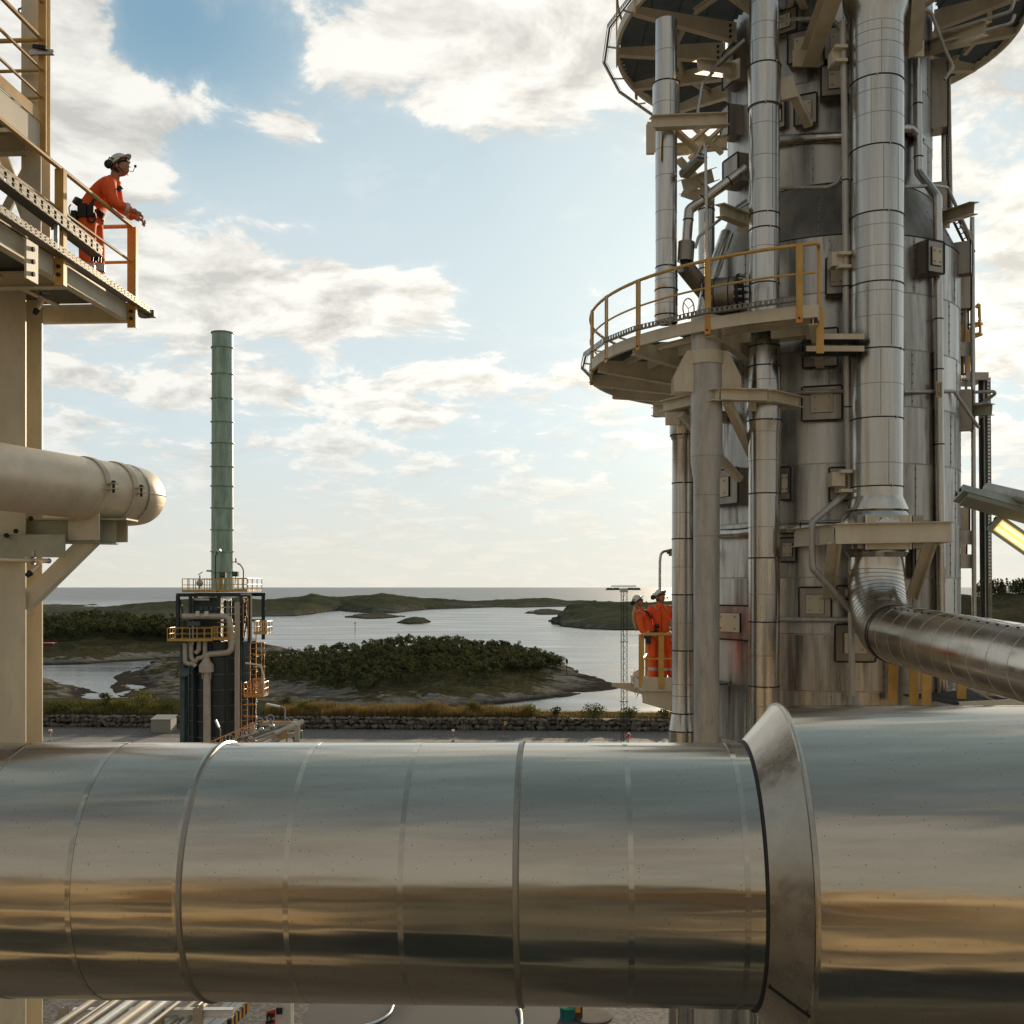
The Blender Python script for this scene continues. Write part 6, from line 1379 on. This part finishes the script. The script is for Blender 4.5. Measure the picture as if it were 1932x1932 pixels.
def person(label, J, fd, hu, sc=1., gl=False, group=None, belt=True, hair='hair_dark'):
    """J: joint positions; fd: where the face points; hu: crown of the head"""
    fd = Vector(fd).normalized(); hu = Vector(hu); hu = (hu-fd*hu.dot(fd)).normalized(); sd_ = fd.cross(hu).normalized()
    base = (J['anL']+J['anR'])/2; th = thing('person', label, 'person', V(base.x, base.y, min(J['anL'].z, J['anR'].z)-.1), group)
    rr = {'pelvis': (.165, .14), 'spine': (.165, .15), 'chest': (.19, .165), 'neck': .075, 'hipL': .125, 'hipR': .125, 'knL': .10, 'knR': .10, 'anL': .088, 'anR': .088, 'toL': .045, 'toR': .045,
          'shL': .10, 'shR': .10, 'elL': .072, 'elR': .072, 'wrL': .05, 'wrR': .05}
    nodes = {k: (J[k], tuple(q*sc for q in rr[k]) if isinstance(rr[k], tuple) else rr[k]*sc) for k in rr}
    nodes['midL'] = ((J['knL']*.5+J['anL']*.5), .095*sc); nodes['midR'] = ((J['knR']*.5+J['anR']*.5), .095*sc)
    E = [('pelvis', 'spine'), ('spine', 'chest'), ('chest', 'neck'), ('pelvis', 'hipL'), ('hipL', 'knL'), ('knL', 'midL'), ('midL', 'anL'), ('anL', 'toL'), ('pelvis', 'hipR'), ('hipR', 'knR'), ('knR', 'midR'), ('midR', 'anR'), ('anR', 'toR'),
         ('chest', 'shL'), ('shL', 'elL'), ('elL', 'wrL'), ('chest', 'shR'), ('shR', 'elR'), ('elR', 'wrR')]
    vs, fs = skinmesh(nodes, E, 'pelvis'); B = MB(); B.add(vs, fs)
    zb_ = {s: J['an'+s].z+.02 for s in 'LR'}
    for i, f in enumerate(B.f):
        c = sum((B.v[k] for k in f), V(0, 0, 0))/len(f); s = 'L' if (c-J['anL']).length < (c-J['anR']).length else 'R'
        if c.z < zb_[s]: B.m[i] = 2
    hc = J['head']; B.mat(1)
    # head: egg with brow, nose, lips, chin
    nu, nv_ = 28, 20; hv = []; hf = []
    for j in range(nv_+1):
        ph = math.pi*j/nv_
        for i in range(nu):
            t_ = 2*math.pi*i/nu; f = math.sin(ph)*math.cos(t_); s = math.sin(ph)*math.sin(t_); u = math.cos(ph)
            a = 1.; jaw = max(0, -u); F_ = .102*(1-.10*jaw); S_ = .078*(1-.30*jaw*jaw); U_ = .122
            ex = .024*math.exp(-((s/.16)**2+((u+.10)/.17)**2))*(f > 0)+.008*math.exp(-((s/.5)**2+((u-.22)/.10)**2))*(f > 0)+.008*math.exp(-((s/.28)**2+((u+.46)/.09)**2))*(f > 0)+.016*math.exp(-((s/.3)**2+((u+.80)/.16)**2))*(f > -.2)-.007*math.exp(-(((abs(s)-.36)/.16)**2+((u-.05)/.10)**2))*(f > 0)
            hv.append(hc+(fd*(f*F_+ex)+sd_*s*S_+hu*u*U_)*sc)
    for j in range(nv_):
        for i in range(nu): hf.append((j*nu+i, j*nu+(i+1) % nu, (j+1)*nu+(i+1) % nu, (j+1)*nu+i))
    B.add(hv, hf)
    nb = J['neck']; B.tube([nb-hu*.04*sc, nb.lerp(hc, .5)-fd*.012*sc, hc-hu*.05*sc-fd*.02*sc], [.062*sc, .056*sc, .055*sc], 14)
    for s in (-1, 1): B.ball(hc+sd_*s*.077*sc-fd*.012*sc-hu*.01*sc, .03*sc, 10, 8, fd, (.4, 1., .75))
    # hands
    for s in 'LR':
        w = J['wr'+s]; hd = (J['hd'+s]-w).normalized(); dn = J.get('pn'+s, V(0, 0, -1)); dn = (dn-hd*dn.dot(hd)).normalized(); ac = hd.cross(dn); pc = w+hd*.055*sc
        B.ball(pc, .05*sc, 12, 8, hd, (.88, .42, 1.05)) if 0 else B.obox(pc, (ac, dn, hd), (.040*sc, .015*sc, .05*sc)); B.ball(w+hd*.012*sc, .036*sc, 10, 8)
        for k, (o, L) in enumerate(((-.030, .070), (-.010, .080), (.011, .076), (.030, .060))):
            r0 = w+hd*.095*sc+ac*o*sc; p1_ = r0+(hd*.8+dn*.45).normalized()*L*.5*sc; p2q = p1_+(hd*.25+dn*.95).normalized()*L*.5*sc
            B.tube([r0-hd*.03*sc, r0, p1_, p2q], [.011*sc, .0105*sc, .0095*sc, .007*sc], 8)
        th0 = w+hd*.035*sc-ac*.036*sc; B.tube([th0, th0+(hd*.6-ac*.6+dn*.3).normalized()*.04*sc, th0+(hd*.9-ac*.5+dn*.5).normalized()*.075*sc], [.013*sc, .012*sc, .008*sc], 8)
    B.mat(3)
    for s in (-1, 1): B.ball(hc+(fd*.088+sd_*s*.030+hu*.006)*sc, .010*sc, 8, 6)
    B.obox(hc+(fd*.098-hu*.058)*sc, (sd_, hu, fd), (.020*sc, .0025*sc, .004*sc))
    B.build('body', ['coverall', 'skin' if not gl else 'skin', 'leather', 'hair_dark'], th, ang=50)
    # collar, cuffs, bands
    def band(p, q_, f0, f1, r, mat, nm='reflective_band'):
        a, b = p.lerp(q_, f0), p.lerp(q_, f1); MB().tube([a, b], [r*sc, r*sc], 18, caps=False).build(nm, mat, th)
    for s in 'LR':
        band(J['kn'+s], J['an'+s], .40, .58, .104, 'reflective'); band(J['elb'+s] if 'elb'+s in J else J['el'+s], J['wr'+s], .60, .78, .068, 'reflective')
    MB().lathe(J['neck']-hu*.02, (J['neck'].lerp(hc, .5)-J['neck']), [(-.03, .098*sc), (.035, .082*sc), (.045, .074*sc)], 20, False, False).build('collar', 'coverall', th)
    # helmet with peak, harness and ear defenders
    pr = MB(); hl = hu*math.cos(R(10))-fd*math.sin(R(10)); hf_ = fd*math.cos(R(10))+hu*math.sin(R(10)); c = hc+hu*.035*sc; vs2 = []; n2 = 28
    for j in range(9):
        ph = R(92)*j/8
        for i in range(n2):
            t_ = 2*math.pi*i/n2; vs2.append(c+(hf_*math.sin(ph)*math.cos(t_)*.128+sd_*math.sin(ph)*math.sin(t_)*.102+hl*math.cos(ph)*.118)*sc)
    pr.add(vs2, [(j*n2+i, j*n2+(i+1) % n2, (j+1)*n2+(i+1) % n2, (j+1)*n2+i) for j in range(8) for i in range(n2)])
    hp = pr.build('helmet', 'helmet', th)
    pk = [c+(hf_*(.118*math.cos(a)+(.058 if k else 0)*math.cos(a))+sd_*.102*math.sin(a)+hl*(.004 if k else .012))*sc for k in (0, 1) for a in [R(-62+124*i/10) for i in range(11)]]
    MB().add(pk+[p-hl*.006 for p in pk], [(i, i+1, 12+i, 11+i) for i in range(10)]+[(22+i, 33+i, 34+i, 23+i) for i in range(10)]+[(11+i, 12+i, 34+i, 33+i) for i in range(10)]).build('peak', 'helmet', hp)
    MB().tube([c+(hf_*math.cos(a)*.10+hl*(.118*math.sin(a)+.004))*sc for a in [R(20+140*i/12) for i in range(13)]], .008*sc, 6).build('ridge', 'helmet', hp)
    for s in (-1, 1):
        e = c+(sd_*s*.112-hf_*.085+hl*.012)*sc; ep = MB().lathe(e-sd_*s*.018*sc, sd_*s, [(0, .044*sc), (.012*sc, .052*sc), (.034*sc, .05*sc), (.046*sc, .03*sc)], 18).build('ear_defender', 'black', th)
        MB().tube([e+hl*.03*sc, c+(sd_*s*.108-hf_*.03+hl*.07)*sc, c+(sd_*s*.106+hf_*.0+hl*.03)*sc], .007*sc, 6).build('arm', 'black', ep)
        MB().tube([c+(sd_*s*.088+hf_*.07-hl*.0)*sc, hc+(sd_*s*.082-hu*.03)*sc, hc+(sd_*s*.05-hu*.11+fd*.02)*sc], .005*sc, 5).build('chin_strap', 'black', hp)
    MB().tube([hc+(sd_*s*.074*1.04+fd*q1+hu*.012)*sc for s, q1 in ((-1, 0), (-1, .06))]+[hc+(sd_*k*.02+fd*.112+hu*.012)*sc for k in (-2, 0, 2)]+[hc+(sd_*.077+fd*q1+hu*.012)*sc for q1 in (.06, 0)], .010*sc, 6).build('glasses', 'black', th)
    # headset microphone
    mp_ = hc+(fd*.165-hu*.085)*sc; MB().tube([hc+(sd_*-.078-hu*.03)*sc, hc+(sd_*-.07+fd*.09-hu*.09)*sc, mp_], .004*sc, 5).build('microphone_boom', 'black', th)
    MB().ball(mp_, .017*sc, 10, 8).build('microphone', 'black', th)
    # hair at the nape
    MB().ball(hc-fd*.045*sc-hu*.035*sc, .075*sc, 14, 10, hu, (1., .85, .85)).build('hair', hair, th)
    if belt:
        ax = (J['spine']-J['pelvis']).normalized(); bm_ = J['pelvis'].lerp(J['spine'], .45); MB().lathe(bm_, ax, [(-.035*sc, .20*sc), (.035*sc, .195*sc)], 24, False, False).build('tool_belt', 'black', th)
    return th
# worker on the left deck
Yc = 14.52
def w(x, y, dY=0.): return Sp(x, y, Yc+dY)
J = dict(pelvis=w(314, 778), spine=w(338, 735), chest=w(382, 688), neck=w(410, 654), head=w(438, 604), hipL=w(334, 806, .13), hipR=w(312, 808, -.12), knL=w(352, 905, .15), knR=w(318, 920, -.13), anL=w(348, 1040, .16), anR=w(308, 1046, -.14), toL=w(385, 1058, .16), toR=w(344, 1064, -.14),
         shL=w(412, 672, .20), shR=w(390, 672, -.20), elL=w(432, 752, .26), elR=w(412, 738, -.22), wrL=w(496, 790, .24), wrR=w(484, 766, -.10), hdL=w(540, 812, .2), hdR=w(538, 792, -.06))
dzk = DZ+.035+.09
for s in 'LR': J['an'+s].z = dzk; J['to'+s].z = dzk-.035
person('worker in orange coveralls and white helmet leaning over the railing of the upper left deck', J, (.90, -.14, .42), (-.40, 0, 1), 1.14)
pe = [o for o in COL.objects if o.name == 'person'][0]
for a, b, h, nm in (((286, 742), (318, 790), .26, 'tool_pouch'), ((262, 768), (282, 815), .2, 'tool_pouch'), ((322, 748), (345, 786), .16, 'radio')):
    c = (w(*a, -.22)+w(*b, -.22))/2; hs = (w(*b, -.22)-w(*a, -.22))/2; MB().obox(c, (V(1, 0, 0), V(0, 1, 0), V(0, 0, 1)), (abs(hs.x), .05, abs(hs.z))).build(nm, 'black', pe)
MB().tube([w(332+14*math.cos(q), 788+20*math.sin(q), -.24) for q in [2*math.pi*k/18 for k in range(18)]], .012, 6, closed=True).build('carabiner_loop', 'black', pe)
MB().bar(w(330, 745, -.25), w(350, 714, -.25), .03, .03).build('radio_aerial', 'black', pe); MB().tube(bend([w(262, 800, -.2), w(252, 770, -.2), w(250, 752, -.2), w(258, 742, -.2)], .03), .008, 6).build('tool_hook', 'black', pe)
MB().bar(w(426, 692, -.20), w(442, 678, -.20), .03, .05).build('microphone_clip', 'black', pe)
# two workers on the balcony
def person_at(Yp): return lambda x, y, dY=0.: Sp(x, y, Yp+dY)
q = person_at(22.35)
J = dict(pelvis=q(2402, 2320), spine=q(2400, 2280), chest=q(2397, 2232), neck=q(2397, 2196), head=q(2398, 2168), hipL=q(2420, 2328), hipR=q(2386, 2328), knL=q(2437, 2400, -.03), knR=q(2411, 2400, -.03), anL=q(2440, 2462), anR=q(2410, 2462), toL=q(2446, 2476, -.16), toR=q(2408, 2476, -.16),
         shL=q(2432, 2213), shR=q(2363, 2213), elL=q(2452, 2254, .05), elR=q(2352, 2258, -.02), wrL=q(2446, 2300, -.1), wrR=q(2366, 2300, -.1), hdL=q(2444, 2318, -.12), hdR=q(2376, 2312, -.14))
for s in 'LR': J['an'+s].z = LZ+.10; J['to'+s].z = LZ+.05
person('taller worker in orange coveralls looking up beside the column, nearest the flared pipe', J, (.60, -.72, .42), (-.25, .30, .92), 1.05, group='workers on the balcony')
pmn = [o_ for o_ in COL.objects if o_.name.startswith('person') and o_.type == 'EMPTY'][-1]
for xa, xb in ((2374, 2386), (2412, 2424)): MB().bar(q(xa, 2196, -.13), q(xb, 2212, -.19), .035, .012).build('shoulder_band', 'reflective', pmn)
MB().tube([q(2400, 2206, -.20), q(2403, 2240, -.215), q(2404, 2290, -.21)], .006, 6).build('zip', 'leather', pmn)
q = person_at(22.08)
J = dict(pelvis=q(2364, 2318), spine=q(2349, 2280), chest=q(2333, 2242), neck=q(2324, 2212), head=q(2318, 2186), hipL=q(2376, 2326, .10), hipR=q(2366, 2328, -.08), knL=q(2390, 2396, .08), knR=q(2372, 2396, -.06), anL=q(2388, 2462, .08), anR=q(2370, 2462, -.06), toL=q(2402, 2476, .04), toR=q(2384, 2476, -.10),
         shL=q(2345, 2232, .14), shR=q(2322, 2232, -.12), elL=q(2362, 2290, .12), elR=q(2332, 2294, -.16), wrL=q(2384, 2302, -.10), wrR=q(2364, 2303, -.22), hdL=q(2398, 2306, -.18), hdR=q(2380, 2308, -.23))
for s in 'LR': J['an'+s].z = LZ+.10; J['to'+s].z = LZ+.05
pw = person('worker with a long blond braid in orange coveralls with hands on the ochre railing', J, (.80, -.42, .46), (-.50, .15, .85), .95, group='workers on the balcony', hair='hair_blond')
MB().tube([q(2308, 2204, .02), q(2303, 2226, -.02), q(2302, 2250, -.03), q(2306, 2272, -.03), q(2310, 2292, -.03)], [.035, .04, .036, .03, .01], 10).build('braid', 'hair_blond', pw)
MB().tube([q(2312, 2222, -.22), q(2324, 2216, -.20), q(2338, 2226, -.16), q(2348, 2244, -.1)], .016, 6).build('shoulder_band', 'reflective', pw)
MB().tube([q(2346, 2216, -.18), q(2364, 2244, -.18)], .02, 6).build('cable', 'black', pw)
MB().ball(q(2386, 2274, -.05), .05, 10, 8).build('radio', 'black', pw); MB().obox(q(2354, 2322, -.16), (V(1, 0, 0), V(0, 1, 0), V(0, 0, 1)), (.05, .05, .09)).build('tool_pouch', 'black', pw)
# ---------------------------------------------------------------- below the foreground pipe
PV = V(.18, 1, 0).normalized()
def G(x, y, z): Yg = (CAMZ-z)*F/(y-HY); return D(x, y, Yg)
pr = thing('pipe_rack', 'bundle of pale pipes on steel sleepers below the foreground pipe at lower left', 'pipe rack', G(230, 1925, 7.4))
for x, r, z, mat in ((112, .10, 8.2, 'cream_pipe'), (142, .05, 8.1, 'cream_pipe'), (160, .10, 8.2, 'cream_pipe'), (178, .05, 8.0, 'white_paint'), (190, .12, 8.3, 'white_paint'), (213, .04, 8.2, 'cream_pipe'), (228, .16, 8.3, 'cream_pipe'), (258, .13, 8.1, 'white_paint'), (285, .06, 8.2, 'cream_pipe'), (318, .09, 7.6, 'cream_pipe'), (332, .05, 7.6, 'galvanised'), (345, .09, 7.6, 'cream_pipe')):
    p = G(x, 1932, z); MB().tube([p-PV*8, p+PV*26], r, 12).build('pipe', mat, pr)
for s in (1.2, 4.4, 9, 14):
    p = G(200, 1932, 7.9)+PV*s; MB().ibeam(p+V(-1.6, 0, -.15), p+V(3.0, 0, -.15), .24, .2).build('sleeper_beam', 'white_paint', pr)
for x in (374, 300, 120): p = G(x, 1925, 7.6); MB().ibeam(V(p.x, p.y, 0), V(p.x, p.y, 8.0), .24, .24).build('post', 'cream_pipe', pr)
for x in (402, 420): p = G(x, 1920, 6.5); MB().bar(p-PV*4, p+PV*10, .22, .12).build('edge_beam', 'white_paint', pr)
# striped height bar
hb = thing('height_barrier', 'orange and black striped height bar slanting below the foreground pipe', 'barrier', G(450, 1915, 5.4))
a, b = G(431, 1934, 5.5), G(467, 1899, 5.5)
for k in range(10): MB().bar(a.lerp(b, k/10), a.lerp(b, (k+1)/10), .10, .34).build('stripe', 'sign_orange' if k % 2 else 'black', hb)
MB().tube([G(412, 1934, 5.5), G(452, 1898, 5.5)], .035, 8).build('rail', 'white_paint', hb)
# portal column with its clearance sign
Yk = (CAMZ-4.)*F/(1915-HY)
pc = thing('portal_column', 'pale steel portal column below the foreground pipe beside the clearance sign', 'column', V(D(537, 1, Yk).x, Yk, 0))
MB().ibeam(V(D(537, 1, Yk).x, Yk, 0), V(D(537, 1, Yk).x, Yk, 5.6), .5, .58, .05, .04).build('column', 'white_paint', pc)
MB().box(D(522, 1912, Yk-.4), D(532, 1903, Yk-.5)).build('switch_box', 'rubber', pc)
sg = thing('clearance_sign', 'dark red clearance board with a black plate reading 5.5 m', 'sign', D(510, 1936, Yk-.6))
MB().prism([D(500, 1936, Yk-.6), D(519, 1936, Yk-.6), D(519, 1905, Yk-.6), D(503, 1908, Yk-.6)], (0, .04, 0)).build('board', 'red', sg)
pb = MB().prism([D(x, y, Yk-.62) for x, y in ((502, 1932), (509, 1931), (516, 1929), (517, 1912), (510, 1912), (506, 1910), (503, 1916))], (0, -.02, 0)).build('plate', 'black', sg)
cu = bpy.data.curves.new('lettering', 'FONT'); cu.body = '5.5 m'; cu.align_x = 'CENTER'; cu.align_y = 'CENTER'; cu.size = .17; cu.extrude = .002
o = bpy.data.objects.new('tmp', cu); COL.objects.link(o); me = bpy.data.meshes.new_from_object(o.evaluated_get(bpy.context.evaluated_depsgraph_get())); bpy.data.objects.remove(o)
me.transform(Matrix.Rotation(R(90), 4, 'X')); me.transform(Matrix.Rotation(R(-8), 4, 'Y')); me.materials.append(M['white_paint']); link(bpy.data.objects.new('lettering', me), D(509.5, 1922, Yk-.66), pb)
# things on the ground
g = G(1071, 1921, .0); th = thing('hydrant_drum', 'green lidded drum on the dark ground below the foreground pipe', 'drum', g)
MB().lathe(g, (0, 0, 1), [(0, .36), (.45, .36), (.5, .39)], 24).build('body', 'teal', th); pm('lid_green', (.03, .22, .09), .5); MB().lathe(g+V(0, 0, .5), (0, 0, 1), [(0, .40), (.05, .40), (.08, .34)], 24).build('lid', 'lid_green', th)
g = G(1085, 1922, 0); mark('ground_sign', 'little orange sign on a brown plate beside the green drum', 'sign', 1085, 1924, g.y, (('plate', 'brown_mark', ((-.35, -.02, 0), (.35, .02, .9))), ('panel', 'sign_orange', ((-.24, -.035, .35), (.24, -.022, .85)))))
g = G(1117, 1918, 0); th = thing('manhole', 'dark oval manhole in the ground right of the green drum', 'manhole', g); MB().lathe(g+V(0, 0, .012), (0, 0, 1), [(0, .95), (.05, .95), (.06, .85)], 32).build('rim', 'bark', th); MB().lathe(g+V(0, 0, .02), (0, 0, 1), [(0, .8), (.055, .8)], 28).build('cover', 'bark', th)
MB().tube(bend([G(978, 1898, .06), G(983, 1910, .06), G(985, 1936, .06), G(960, 1960, .06)], 2.), .07, 10).build('hose', 'galvanised', label='pale hose curving over the ground below the foreground pipe', cat='hose')
MB().tube(bend([G(742, 1898, .06), G(735, 1915, .06), G(705, 1932, .06), G(640, 1945, .06)], 2.), .07, 10).build('hose', 'galvanised', label='pale looping hose on the gravel left of the road', cat='hose')
eb = thing('enclosure', 'pale grey metal enclosure with a sloping hood at the foot of the column', 'enclosure', (4.9, 25, 0))
MB().box((4.25, 24.0, 0), (5.25, 26, 10.15)).build('cabinet', 'grey_paint', eb); MB().prism([V(5.25, 24.0, 9.2), V(6.1, 24.0, 9.2), V(5.9, 24.0, 10.15), V(5.25, 24.0, 10.15)], (0, 2, 0)).build('hood', 'white_paint', eb)
